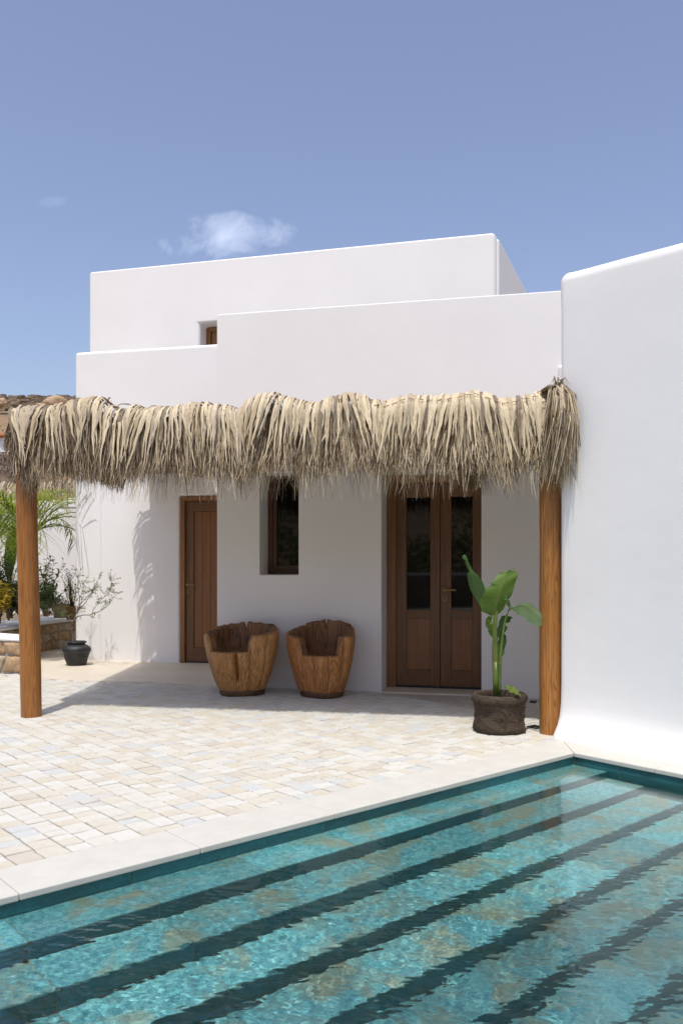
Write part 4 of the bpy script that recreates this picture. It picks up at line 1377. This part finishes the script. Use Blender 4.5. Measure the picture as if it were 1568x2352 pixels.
for (pts, r0, r1) in main:
    c = bez(pts, 14); jit = [Vector((rb_.gauss(0, .004), rb_.gauss(0, .004), rb_.gauss(0, .004))) for _ in c]; jit[0] = Vector((0, 0, 0))
    c = [a + b_ for a, b_ in zip(c, jit)]
    wood.tube(c, [r0 + (r1 - r0) * (i / 13) for i in range(14)], 6)
    if r0 > .012: continue
    for k in range(4, 14):
        for rep in range(2 if k > 6 else 1):
            if rb_.random() < .15: continue
            p = c[k]; d = Vector((rb_.gauss(.25, .6), rb_.gauss(0, .7), rb_.gauss(.35, .6))).normalized(); L = rb_.uniform(.05, .16)
            q = p + d * L; m_ = p + d * L * .5 + Vector((0, 0, rb_.uniform(-.01, .02)))
            wood.tube([p, m_, q], [.0013, .001, .0006], 4)
            if k < 6 and rb_.random() < .6: continue
            for j in range(rb_.randint(9, 20)):
                t = rb_.uniform(.2, 1.05); bpnt = p.lerp(q, t); dd = (d * .5 + Vector((rb_.gauss(0, .7), rb_.gauss(0, .7), rb_.gauss(0, .6)))).normalized()
                leaflet(fol, bpnt, dd, rb_.uniform(.014, .030), rb_.uniform(.0028, .0050))
wood.build('branches', M['twig'], tr, True)
tag(fol.build('foliage', M['feather'], tr), kind='stuff')

# ------------------------------------------------------------------ stone garden walls with whitewashed tops
def rubble(root, a, b_, z0, z1, rows, cols, seed, thick=.045, inset=.010):
    """uneven stones laid in a wall face between ground points a and b"""
    rr = random.Random(seed); a = Vector(a); b_ = Vector(b_); u = (b_ - a); L = u.length; u = u / L
    nrm = Vector((u.y, -u.x, 0))
    if nrm.y > .0 and abs(nrm.y) > abs(nrm.x) or (abs(nrm.x) > abs(nrm.y) and nrm.x < 0): nrm = -nrm
    G = {}
    for j in range(rows + 1):
        for i in range(cols + 1):
            s_ = L * i / cols; z = z0 + (z1 - z0) * j / rows
            if 0 < i < cols: s_ += rr.uniform(-.30, .30) * L / cols + (L / cols * .25 if j % 2 else -L / cols * .2)
            if 0 < j < rows: z += rr.uniform(-.28, .28) * (z1 - z0) / rows
            G[i, j] = (s_, z)
    for j in range(rows):
        for i in range(cols):
            q = [G[i, j], G[i + 1, j], G[i + 1, j + 1], G[i, j + 1]]
            cs = sum(t[0] for t in q) / 4; cz = sum(t[1] for t in q) / 4
            out = []
            m = 16
            for k in range(m):
                f = k / m * 4; e = int(f); t = f - e
                p0, p1 = q[e], q[(e + 1) % 4]
                s_ = p0[0] + (p1[0] - p0[0]) * t; z = p0[1] + (p1[1] - p0[1]) * t
                # pull in the corners so stones read as rounded
                k_ = 1 - .08 * (abs(t - .5) * 2) ** 3 - inset / max(.04, math.hypot(s_ - cs, z - cz)) + rr.uniform(-.05, .05)
                out.append((cs + (s_ - cs) * k_, cz + (z - cz) * k_))
            V = []
            for (f, pr_) in ((1, -.01), (.98, thick * .45), (.84, thick * .85), (.45, thick)):
                for (s_, z) in out:
                    V.append(a + u * (cs + (s_ - cs) * f) + nrm * (pr_ + (rr.uniform(-.007, .007) if pr_ > 0 else 0)) + Vector((0, 0, cz + (z - cz) * f)))
            F = [(r * m + k, r * m + (k + 1) % m, (r + 1) * m + (k + 1) % m, (r + 1) * m + k) for r in range(3) for k in range(m)]
            F.append(tuple(3 * m + k for k in range(m)))
            c = a + u * cs + Vector((0, 0, cz))
            mesh('stone', V, F, M['rubble'][rr.choice([0, 0, 1, 1, 2])], root, True, origin=c)
    return nrm


def wall_seg(root, poly, z0, z1, mat, nm):
    n = len(poly); V = [(p[0], p[1], z0) for p in poly] + [(p[0], p[1], z1) for p in poly]
    F = [tuple(range(n))[::-1], tuple(range(n, 2 * n))] + [(i, (i + 1) % n, n + (i + 1) % n, n + i) for i in range(n)]
    return mesh(nm, V, F, mat, root)


lw = thing('stone_wall', gz(30, 1545), 'low ochre rubble wall with whitewashed top just behind the left post', 'wall', 'rubble garden walls with whitewashed tops')
la, lb = Vector((-4.85, 10.62, 0)), Vector((-3.80, 10.20, 0))
wall_seg(lw, [la, lb, lb + Vector((-.12, .48, 0)), la + Vector((.05, .6, 0))], -.03, .40, M['rubble_mortar'], 'core')
rubble(lw, la, lb, 0, .385, 2, 4, 31, .03)
o = wall_seg(lw, [la + Vector((0, -.035, 0)), lb + Vector((.02, -.04, 0)), lb + Vector((-.10, .5, 0)), la + Vector((.05, .62, 0))], .385, .425, M['whitewash'], 'whitewashed_top'); bevel(o, .018, 3)
uw_ = thing('stone_wall', gz(125, 1489), 'longer ochre rubble retaining wall with broad whitewashed top below the planting', 'wall', 'rubble garden walls with whitewashed tops')
U0, U1, U2, U3 = Vector((-4.66, 10.9, 0)), Vector((-4.54, 12.5, 0)), Vector((-4.38, 13.1, 0)), Vector((-4.00, 13.9, 0))
for a, b_, cc, sd in ((U0, U1, 4, 5), (U1, U2, 3, 8), (U2, U3, 3, 12)):
    rubble(uw_, a, b_, 0, .40, 3 if cc > 3 else 3, cc, sd, .03)
for a, b_ in ((U0, U1), (U1, U2), (U2, U3)):
    a2 = Vector((-5.4, a.y + .3, 0)) if a is U0 else a + Vector((-.62, .25, 0)); b2 = b_ + Vector((-.62, .25, 0))
    wall_seg(uw_, [a, b_, b2, a2 if a is not U0 else a + Vector((-.62, .25, 0))], -.03, .41, M['rubble_mortar'], 'core')
pts = [U0, U1, U2, U3]
V = []
cap_in = [p + Vector((.035, -.02, 0)) for p in pts]; cap_out = [p + Vector((-.66, .28, 0)) for p in pts]
poly = cap_in + cap_out[::-1]
o = wall_seg(uw_, poly, .405, .455, M['whitewash'], 'whitewashed_top'); bevel(o, .02, 3)

# planting bed behind it and white boundary wall
bed = wall_seg(None, [Vector((-4.7, 10.9, 0)), Vector((-4.6, 13.4, 0)), Vector((-3.7, 14.2, 0)), Vector((-3.4, 15.2, 0)), Vector((-13, 17, 0)), Vector((-13, 10.5, 0))], -.05, .40, M['garden_soil'], 'planting_bed')
tag(bed, kind='structure')
gw = thing('garden_wall', Vector((-6, 15.2, 0)), 'high white boundary wall behind the palms and shrubs at the left', 'wall')
FG = Frame((-10.5, 15.9), R_(6))
solid('wall', FG, 0, 8.0, 0, .3, -.05, 2.46, M['plaster'], gw, (), .03)
solid('wall', FG, -8, .002, -.02, .3, -.05, 2.36, M['plaster'], gw, (), .03)

# outdoor shower on the side of the low block
sh = thing('outdoor_shower', Vector((-3.5, 12.7, 2.3)), 'flat steel outdoor shower head on a square arm beside the white house', 'shower')
sx_ = at(155, 1146, 12.7); mb = MB()
mb.tube([Vector((-3.40, 12.75, sx_.z)), Vector((sx_.x, 12.7, sx_.z)), ], .013, 8); mb.tube([Vector((sx_.x, 12.7, sx_.z + .01)), Vector((sx_.x, 12.7, at(155, 1164, 12.7).z))], .013, 8)
mb.build('arm', M['steel'], sh)
zz_ = at(155, 1165, 12.7).z
mb = MB(); mb.box(lambda a, b_, z: Vector((a, b_, z)), at(142, 0, 12.7).x, at(142, 0, 12.7).x + .26, 12.6, 12.8, zz_ - .02, zz_); mb.build('head', M['steel'], sh)

# ------------------------------------------------------------------ far thatched pergola, hill wall, stone stair
def far_thatch(name, a, b_, zt, zb, label, seed, n=2600):
    rr = random.Random(seed); root = thing(name, a, label, 'pergola')
    a = Vector(a); b_ = Vector(b_); u = (b_ - a).normalized(); nr = Vector((u.y, -u.x, 0))
    if nr.y > 0: nr = -nr
    mb = MB(); mb.box(lambda s_, d, z: a + u * s_ - nr * d + Vector((0, 0, z)), 0, (b_ - a).length, 0, 3, zt - .22, zt - .1); mb.build('roof_mat', STRAW[3], root)
    m2 = MB()
    for k in range(n):
        s_ = rr.uniform(0, (b_ - a).length); z0 = zt + .05 * math.sin(s_ * 3) + rr.uniform(-.1, .02); w = rr.uniform(.01, .03)
        o_ = a + u * s_; ln = rr.gauss(0, .15); zz__ = zb + rr.gauss(0, .06)
        pts = [o_ - nr * .15 + Vector((0, 0, z0)), o_ + nr * .02 + Vector((0, 0, z0)), o_ + nr * .12 + Vector((0, 0, z0 - .1)), o_ + nr * .17 + u * ln * .5 + Vector((0, 0, (z0 + zz__) / 2)), o_ + nr * .2 + u * ln + Vector((0, 0, zz__))]
        ribbon(m2, pts, [w, w, w, w * .7, .003], [u] * 5, rr.choice([0, 1, 1, 2, 2, 3, 4]))
    tag(m2.build('thatch_fringe', STRAW, root), kind='stuff')
    for s_ in (.3, (b_ - a).length - .3, (b_ - a).length / 2):
        p = a + u * s_; m3 = MB(); m3.tube([Vector((p.x, p.y, 0)), Vector((p.x, p.y, zt - .2))], .09, 10); m3.build('post', M['post'], root, True)


far_thatch('thatched_shelter', (-14.5, 18.6, 0), (-5.2, 18.0, 0), H + (HY - 1108) / FX * 18.2, H + (HY - 1165) / FX * 18.2, 'distant dried palm thatch shelter showing above the boundary wall', 3)
mb = MB()

hw = thing('dry_stone_wall', at(80, 930, 58), 'long brown dry stone wall along the crest of the hill at the left', 'wall')
mb = MB(); rr = random.Random(9)
for k in range(900):
    x = rr.uniform(-60, 400); p = at(x, 0, 58); x_ = p.x
    top = H + (HY - 910 + max(0, (x - 90)) * -.03) / FX * 58
    z = top - rr.random() * 1.0; s1, s2, s3 = rr.uniform(.12, .38), .25, rr.uniform(.06, .16)
    c = Vector((x_, 58 + rr.uniform(-.1, .1), z)); V = []
    for dx in (-1, 1):
        for dy in (-1, 1):
            for dz in (-1, 1): V.append(c + Vector((dx * s1 * rr.uniform(.7, 1), dy * s2 * rr.uniform(.7, 1), dz * s3 * rr.uniform(.7, 1))))
    mb.add(V, [(0, 1, 3, 2), (4, 6, 7, 5), (0, 4, 5, 1), (2, 3, 7, 6), (0, 2, 6, 4), (1, 5, 7, 3)])
tag(mb.build('stones', M['dry_stone'], hw), kind='stuff')
mb = MB(); a = at(-60, 935, 58.3); b_ = at(400, 935, 58.3)
mb.box(lambda s_, d, z: Vector((s_, d, z)), a.x, b_.x, 58.1, 58.6, 10.6, H + (HY - 914) / FX * 58)
mb.build('core', M['dry_stone'], hw)


def boulder(name, c, sx, sy, sz, mat, label, seed, group=None):
    bm = bmesh.new(); bmesh.ops.create_icosphere(bm, subdivisions=3, radius=1)
    for v in bm.verts:
        f = 1 + .28 * noise.noise(v.co * 1.3 + Vector((seed, 0, 0))) + .10 * noise.noise(v.co * 4 + Vector((seed, 0, 0)))
        v.co = Vector((v.co.x * sx, v.co.y * sy, v.co.z * sz)) * f
    me = bpy.data.meshes.new(name); bm.to_mesh(me); bm.free(); me.materials.append(mat)
    for p in me.polygons: p.use_smooth = seed % 2 == 0
    o = bpy.data.objects.new(name, me); COL.objects.link(o); o.location = c
    return tag(o, label, 'rock', group)


M['boulder'] = stone_mat('tan_boulder', (.42, .29, .18), (.34, .22, .13), (.5, .38, .26), 1.2, .5)
M['grey_rock'] = stone_mat('grey_rock', (.20, .19, .18), (.28, .27, .25), (.14, .13, .12), 2, .5)
boulder('boulder', at(128, 926, 54), .75, .6, .5, M['boulder'], 'rounded tan boulder below the hilltop dry stone wall, beside the white house', 4)
boulder('boulder', at(95, 934, 53), .45, .4, .2, M['boulder'], 'flat tan boulder just left of the large rounded one below the hilltop wall', 5)
boulder('boulder', at(5, 925, 55), .35, .4, .30, M['boulder'], 'small pointed boulder at the left edge below the hilltop wall', 7)
boulder('rock', at(19, 1018, 24), .13, .1, .12, M['grey_rock'], 'grey rock sitting on the white sloping stair wall', 9)
mb = MB(); rr = random.Random(19)
for k in range(1500):
    x = rr.uniform(-20, -4.5); y = rr.uniform(20, 57); z = hill_z(x, y); s_ = rr.uniform(.03, .14)
    c = Vector((x, y, z)); V = [c + Vector((rr.uniform(-1, 1), rr.uniform(-1, 1), rr.uniform(-.4, .8))) * s_ for _ in range(6)]
    mb.add(V, [(0, 1, 2), (0, 2, 3), (0, 3, 4), (0, 4, 1), (5, 2, 1), (5, 3, 2), (5, 4, 3), (5, 1, 4)], 0 if rr.random() < .75 else 1)
tag(mb.build('scattered_rubble', [M['boulder'], M['shrub']]), kind='stuff')

st = thing('stair_wall', at(20, 1060, 24), 'sloping rubble stair wall with a white cap on the hillside at the left edge', 'wall')
SY = 24


def SP(x, y, d=0): return at(x, y, SY + d)


def prism(pts, dep, nm, mat):
    V = [SP(*p) for p in pts] + [SP(*p) + Vector((0, dep, 0)) for p in pts]; n = len(pts)
    return mesh(nm, V, [tuple(range(n)), tuple(range(n, 2 * n))[::-1]] + [(i, n + i, n + (i + 1) % n, (i + 1) % n) for i in range(n)], mat, st)


prism([(-60, 1007), (14, 1007), (70, 1068), (70, 1090), (14, 1038), (-60, 1036)], .5, 'white_cap', M['whitewash'])
prism([(-60, 1036.2), (14, 1038.2), (70, 1090.3), (70, 1115), (-60, 1115)], .45, 'rubble_core', M['dry_stone'])
mb = MB(); rr = random.Random(77)
for k in range(420):
    x = rr.uniform(-30, 70); lo = float(np.interp(x, [14, 70], [1040, 1092])); y = lo + rr.random() * 45 * (1 if x < 40 else .8)
    c = SP(x, y, -.02); s_ = rr.uniform(.02, .045)
    V = [c + Vector((rr.uniform(-1, 1), rr.uniform(-1, 0), rr.uniform(-1, 1))) * s_ for _ in range(6)]
    mb.add(V, [(0, 1, 2), (0, 2, 3), (0, 3, 4), (0, 4, 1), (5, 2, 1), (5, 3, 2), (5, 4, 3), (5, 1, 4)])
tag(mb.build('rubble_stones', stone_mat('pale_rubble', (.30, .25, .20), (.20, .16, .12), (.42, .38, .33), 5, .5), st), kind='stuff')
mb = MB(); mb.tube([SP(-4, 1000, -.1), SP(16, 1001, .1)], [.075, .06], 12); o = mb.build('clay_pipe', M['terracotta'], None, True)
tag(o, 'short terracotta pipe lying above the white stair wall cap', 'pipe')

# ------------------------------------------------------------------ plants in the bed
def palm(name, c, nf, L, label, seed, mats, hmin=.2, spread=1.0, stems=6, leaf=.34, dirs=None):
    rr = random.Random(seed); root = thing(name, c, label, 'palm')
    wood = MB(); f2 = MB()
    for k in range(5):
        wood.tube([Vector((c[0] + rr.uniform(-.1, .1), c[1] + rr.uniform(-.1, .1), .3)), Vector(c) + Vector((0, 0, .05))], [.022, .014], 7, 0)
    for k in range(nf):
        az = rr.uniform(0, 2 * PI) if not dirs else rr.choice(dirs) + rr.gauss(0, .35)
        el = rr.uniform(.55, 1.45); Lk = L * rr.uniform(.7, 1.05)
        d = Vector((math.cos(az), math.sin(az), 0))
        base = Vector(c) + d * rr.uniform(0, .12) + Vector((0, 0, rr.uniform(0, .05)))
        pts = []
        n = 26
        p = base.copy(); e = el
        for i in range(n):
            pts.append(p.copy()); t = i / n
            e -= (.030 + .075 * t) * spread * (1.5 - el * .4)
            p += (d * math.cos(e) + Vector((0, 0, math.sin(e)))) * Lk / n
        wood.tube(pts, [.012 * (1 - .85 * i / n) for i in range(n)], 5, 0 if rr.random() < .7 else 1)
        mi = rr.choices(range(len(mats)), [.6, .4] if len(mats) == 2 else [1])[0]
        for i in range(7, n):
            tan = (pts[min(i + 1, n - 1)] - pts[i - 1]).normalized(); sd = tan.cross(Vector((0, 0, 1))).normalized()
            for s_ in (-1, 1):
                for rep in range(1):
                    q = pts[i] + tan * rr.uniform(-.02, .02)
                    ld = (sd * s_ * rr.uniform(.6, 1) + tan * rr.uniform(.5, 1.0) + Vector((0, 0, rr.uniform(-.15, .35)))).normalized()
                    ll = leaf * (1 - .45 * abs(i / n - .55)) * rr.uniform(.75, 1.1); w = .007
                    m1 = q + ld * ll * .45; m2 = q + ld * ll * .8 + Vector((0, 0, -.10 * ll)); tip = q + ld * ll + Vector((0, 0, -.32 * ll))
                    wd = ld.cross(Vector((0, 0, 1))).normalized() * w
                    f2.add([q - wd * .5, q + wd * .5, m1 + wd, m1 - wd, m2 + wd * .7, m2 - wd * .7, tip], [(0, 1, 2, 3), (3, 2, 4, 5), (5, 4, 6)], mi)
    wood.build('stems', [M['stalk'], M['palm_dark']], root, True)
    tag(f2.build('fronds', [M[m_] for m_ in mats], root), kind='stuff')


palm('areca_palm', at(60, 1235, 12.0), 30, 1.30, 'tall feathery palm with bright drooping fronds behind the left post', 6, ['palm', 'palm_dark'], leaf=.40)
palm('areca_palm', at(-20, 1245, 12.3), 34, 1.35, 'lower bright green feathery palm at the left edge of the bed', 8, ['palm', 'palm'], leaf=.38)
palm('areca_palm', Vector((-5.7, .5, 0)), 40, 2.6, 'bushy palm beside the near end of the pool, mirrored in the narrow window', 18, ['palm', 'palm_dark'], leaf=.45)


def shrub(name, c, h, r, nst, leafL, leafW, mats, label, seed, cat='shrub', stemm='twig', dens=26, tufts=True, up=.6):
    rr = random.Random(seed); root = thing(name, c, label, cat); wood = MB(); f2 = MB(); c = Vector(c)
    for k in range(nst):
        a = rr.uniform(0, 6.28); rr_ = r * math.sqrt(rr.random())
        tip = c + Vector((rr_ * math.cos(a), rr_ * math.sin(a), h * rr.uniform(.35, 1)))
        mid = c.lerp(tip, .5) + Vector((rr.gauss(0, .05), rr.gauss(0, .05), .04))
        wood.tube([c + Vector((rr.uniform(-.04, .04), rr.uniform(-.04, .04), 0)), mid, tip], [.007, .005, .002], 5)
        for j in range(dens):
            t = rr.uniform(.3, 1.0); p = (c.lerp(mid, t * 2) if t < .5 else mid.lerp(tip, t * 2 - 1))
            d = Vector((rr.gauss(0, 1), rr.gauss(0, 1), rr.gauss(up, .6))).normalized(); L = leafL * rr.uniform(.6, 1.15)
            s_ = d.cross(Vector((rr.uniform(-.4, .4), rr.uniform(-.4, .4), 1))).normalized() * leafW * rr.uniform(.7, 1.1)
            m1 = p + d * L * .45; tp = p + d * L - Vector((0, 0, .18 * L))
            f2.add([p, m1 + s_, tp, m1 - s_, m1 - d.cross(s_).normalized() * leafW * .3], [(0, 1, 4), (1, 2, 4), (2, 3, 4), (3, 0, 4)], rr.randrange(len(mats)))
    wood.build('stems', M[stemm], root, True)
    tag(f2.build('foliage', [M[m_] for m_ in mats], root), kind='stuff')
    return root


shrub('leafy_shrub', at(22, 1420, 11.8), .95, .42, 46, .11, .012, ['shrub', 'shrub_dark'], 'dense green shrub with narrow leaves left of the post, under the palm', 41, dens=34)
shrub('leafy_shrub', at(105, 1416, 12.6), .92, .30, 26, .095, .017, ['shrub', 'shrub'], 'open green shrub with glossy oval leaves right of the left post', 42, stemm='pale_twig', dens=30)
shrub('leafy_shrub', at(117, 1412, 13.6), .55, .15, 9, .085, .014, ['shrub', 'shrub_dark'], 'smaller dark shrub between the oval leaved shrub and the clay pots', 43, dens=26)
shrub('leafy_shrub', at(60, 1425, 11.9), .55, .55, 40, .10, .018, ['shrub_dark', 'shrub'], 'low dark undergrowth bush on the whitewashed wall top', 44, dens=30)
shrub('croton_bush', at(-4, 1432, 11.3), .62, .26, 34, .075, .016, ['croton', 'croton'], 'yellow orange croton bush at the left edge above the wall', 45, dens=34)
# one big upright banana-like leaf behind the palm
bl = thing('bird_of_paradise', at(20, 1420, 12.9), 'single broad dark upright leaf rising behind the shrubs at the left', 'plant')
o = blade('broad_leaf', [at(20, 1335, 13.4), at(22, 1290, 13.4), at(27, 1240, 13.45), at(33, 1196, 13.5)], [(1, .2, 0), (1, .2, 0)],
          [(0, .02), (.3, .09), (.6, .09), (.85, .05), (1, .01)], [(0, .02), (.3, .09), (.6, .10), (.85, .06), (1, .01)], M['banana_dark'], parent=bl)
mb = MB(); mb.tube([at(20, 1425, 12.9), at(19, 1380, 12.9), at(20, 1330, 12.9)], [.02, .016, .012], 8); mb.build('stem', M['stalk'], bl, True)
# fan palm leaf
fp = thing('fan_palm', at(66, 1400, 11.7), 'pale green fan palm leaf poking out beside the left post', 'palm')
mb = MB(); c = at(76, 1340, 11.6)
for k in range(22):
    a = PI * .62 + k / 21 * PI * .62; L = .27
    tip = c + Vector((math.cos(a) * L, -.05, math.sin(a) * L * .55)); s_ = (tip - c).cross(Vector((0, 1, 0))).normalized() * .008
    m1 = c.lerp(tip, .55); mb.add([c, m1 + s_, tip, m1 - s_], [(0, 1, 2, 3)])
mb.build('leaf', M['feather'], fp); mb = MB(); mb.tube([at(72, 1425, 11.8), c], .006, 6); mb.build('stem', M['stalk'], fp, True)


def simple_pot(name, c, r0, r1, h, mat, label):
    root = thing(name, c, label, 'pot'); mb = MB()
    mb.lathe(c, [(.01, .002), (r0, 0), (r0 + (r1 - r0) * .9, h * .86), (r1, h * .88), (r1 + .008, h * .93), (r1 + .004, h), (r1 - .014, h), (r1 - .016, h * .8)], 30)
    mb.build('jar', mat, root, True); mb = MB(); mb.lathe(c, [(0, h * .9), (r1 - .012, h * .88)], 20); mb.build('soil', M['soil'], root); return root


pA = at(139.5, 1418, 13.55); pA.z = .455
simple_pot('clay_pot', pA, .105, .135, .22, M['old_pot'], 'weathered yellowish clay pot with dried plant on the whitewashed wall')
rx = random.Random(3)
wd = thing('withered_plant', pA + Vector((0, 0, .2)), 'withered brown low plant in the weathered clay pot', 'plant')
m1, m2 = MB(), MB()
for k in range(420):
    p = pA + Vector((rx.gauss(0, .07), rx.gauss(0, .07), .22 + abs(rx.gauss(0, .05)))); d = Vector((rx.gauss(0, 1), rx.gauss(0, 1), rx.gauss(.3, .6))).normalized()
    L = rx.uniform(.03, .07); s_ = d.cross(Vector((0, 0, 1))).normalized() * .007
    (m1 if k % 3 else m2).add([p, p + d * L * .5 + s_, p + d * L, p + d * L * .5 - s_], [(0, 1, 2, 3)])
m1.build('dry_leaves', flat('dry_brown_leaf', (.10, .05, .03), .8), wd)['kind'] = 'stuff'
m2.build('green_leaves', M['shrub'], wd)['kind'] = 'stuff'
pBp = at(165.5, 1414, 13.1); pBp.z = .455
simple_pot('clay_pot', pBp, .085, .11, .21, M['brown_pot'], 'smaller rusty brown clay pot half hidden by the house corner')
shrub('flowering_plant', pBp + Vector((0, 0, .18)), .62, .17, 16, .045, .005, ['feather', 'feather'], 'feathery light green plant with small purple flowers in the rusty brown pot', 52, cat='plant', dens=44)
mb = MB()
for k in range(46):
    p = pBp + Vector((rx.gauss(-.06, .06), rx.gauss(0, .05), .18 + rx.uniform(.46, .62)))
    d = Vector((rx.gauss(0, 1), rx.gauss(0, 1), rx.gauss(0, 1))).normalized() * .014; e = d.orthogonal().normalized() * .008
    mb.add([p - e, p + d, p + e, p - d], [(0, 1, 2, 3)])
fl_ = mb.build('flowers', M['purple'], bpy.data.objects['flowering_plant']); fl_['kind'] = 'stuff'

# ------------------------------------------------------------------ small fittings on the terrace
gl_ = gz(1229, 1672); dr = thing('ground_light', gl_, 'small black square fitting set in the paving beside the right post', 'light')
mb = MB(); Bx = lambda a, b_, z: gl_ + D * a + N * b_ + Vector((0, 0, z))
for (a0_, a1_, b0_, b1_) in ((-.05, .05, -.05, -.038), (-.05, .05, .038, .05), (-.05, -.038, -.038, .038), (.038, .05, -.038, .038)): mb.box(Bx, a0_, a1_, b0_, b1_, -.01, .012)
mb.build('frame', M['black'], dr); mb = MB(); mb.box(Bx, -.038, .038, -.038, .038, -.01, .006); mb.build('lens', M['glass'], dr)
for (x, y, r, lb_) in ((12, 1554, .028, 'small round metal cap flush in the paving near the left wall'), (1224, 1611, .035, 'small round dark cap on the paving behind the burlap planter')):
    p = gz(x, y); mb = MB(); mb.lathe(p, [(0, .005), (r * .8, .0055), (r, .004), (r, -.005)], 20)
    tag(mb.build('floor_cap', M['steel'] if x < 100 else M['black'], None, True, origin=p), lb_, 'drain')
mb = MB(); rr = random.Random(101)
for k in range(46):
    p = gz(rr.uniform(110, 1230), rr.uniform(1590, 1720)); s_ = rr.uniform(.003, .008)
    if not (-2.6 < p.x < 1.5): continue
    V = [p + Vector((rr.uniform(-1, 1) * s_, rr.uniform(-1, 1) * s_, .004 + rr.random() * .004)) for _ in range(4)]
    mb.add(V, [(0, 1, 2), (0, 2, 3), (0, 3, 1), (1, 3, 2)])
tag(mb.build('leaf_litter', flat('dark_litter', (.06, .04, .03), .8)), kind='stuff')

# ------------------------------------------------------------------ what the glass mirrors: wall and greenery beyond the near end of the pool
bw = thing('low_wall', PQ(12.6, 2), 'low stone wall with white cap beyond the near end of the pool', 'wall')
mb = MB(); mb.box(PQ, 12.5, 13.0, -9, 12, -.02, .95); mb.build('core', M['dry_stone'], bw)
mb = MB(); mb.box(PQ, 12.46, 13.04, -9, 12, .95, 1.0); mb.build('cap', M['whitewash'], bw)
mb = MB(); rr = random.Random(66)
for k in range(9000):
    p = PQ(rr.uniform(13.2, 16.5), rr.uniform(-9, 12), 0); hmax = 2.6 + .9 * math.sin(p.x * 1.3) + .5 * math.sin(p.x * 3.1 + 1)
    p.z = rr.uniform(.6, hmax); d = Vector((rr.gauss(0, 1), rr.gauss(0, 1), rr.gauss(0, 1))).normalized() * rr.uniform(.06, .14); e = d.orthogonal().normalized() * .06
    mb.add([p - e, p + d, p + e, p - d], [(0, 1, 2, 3)], k % 2)
tag(mb.build('hedge', [M['shrub'], M['shrub_dark']]), kind='stuff')
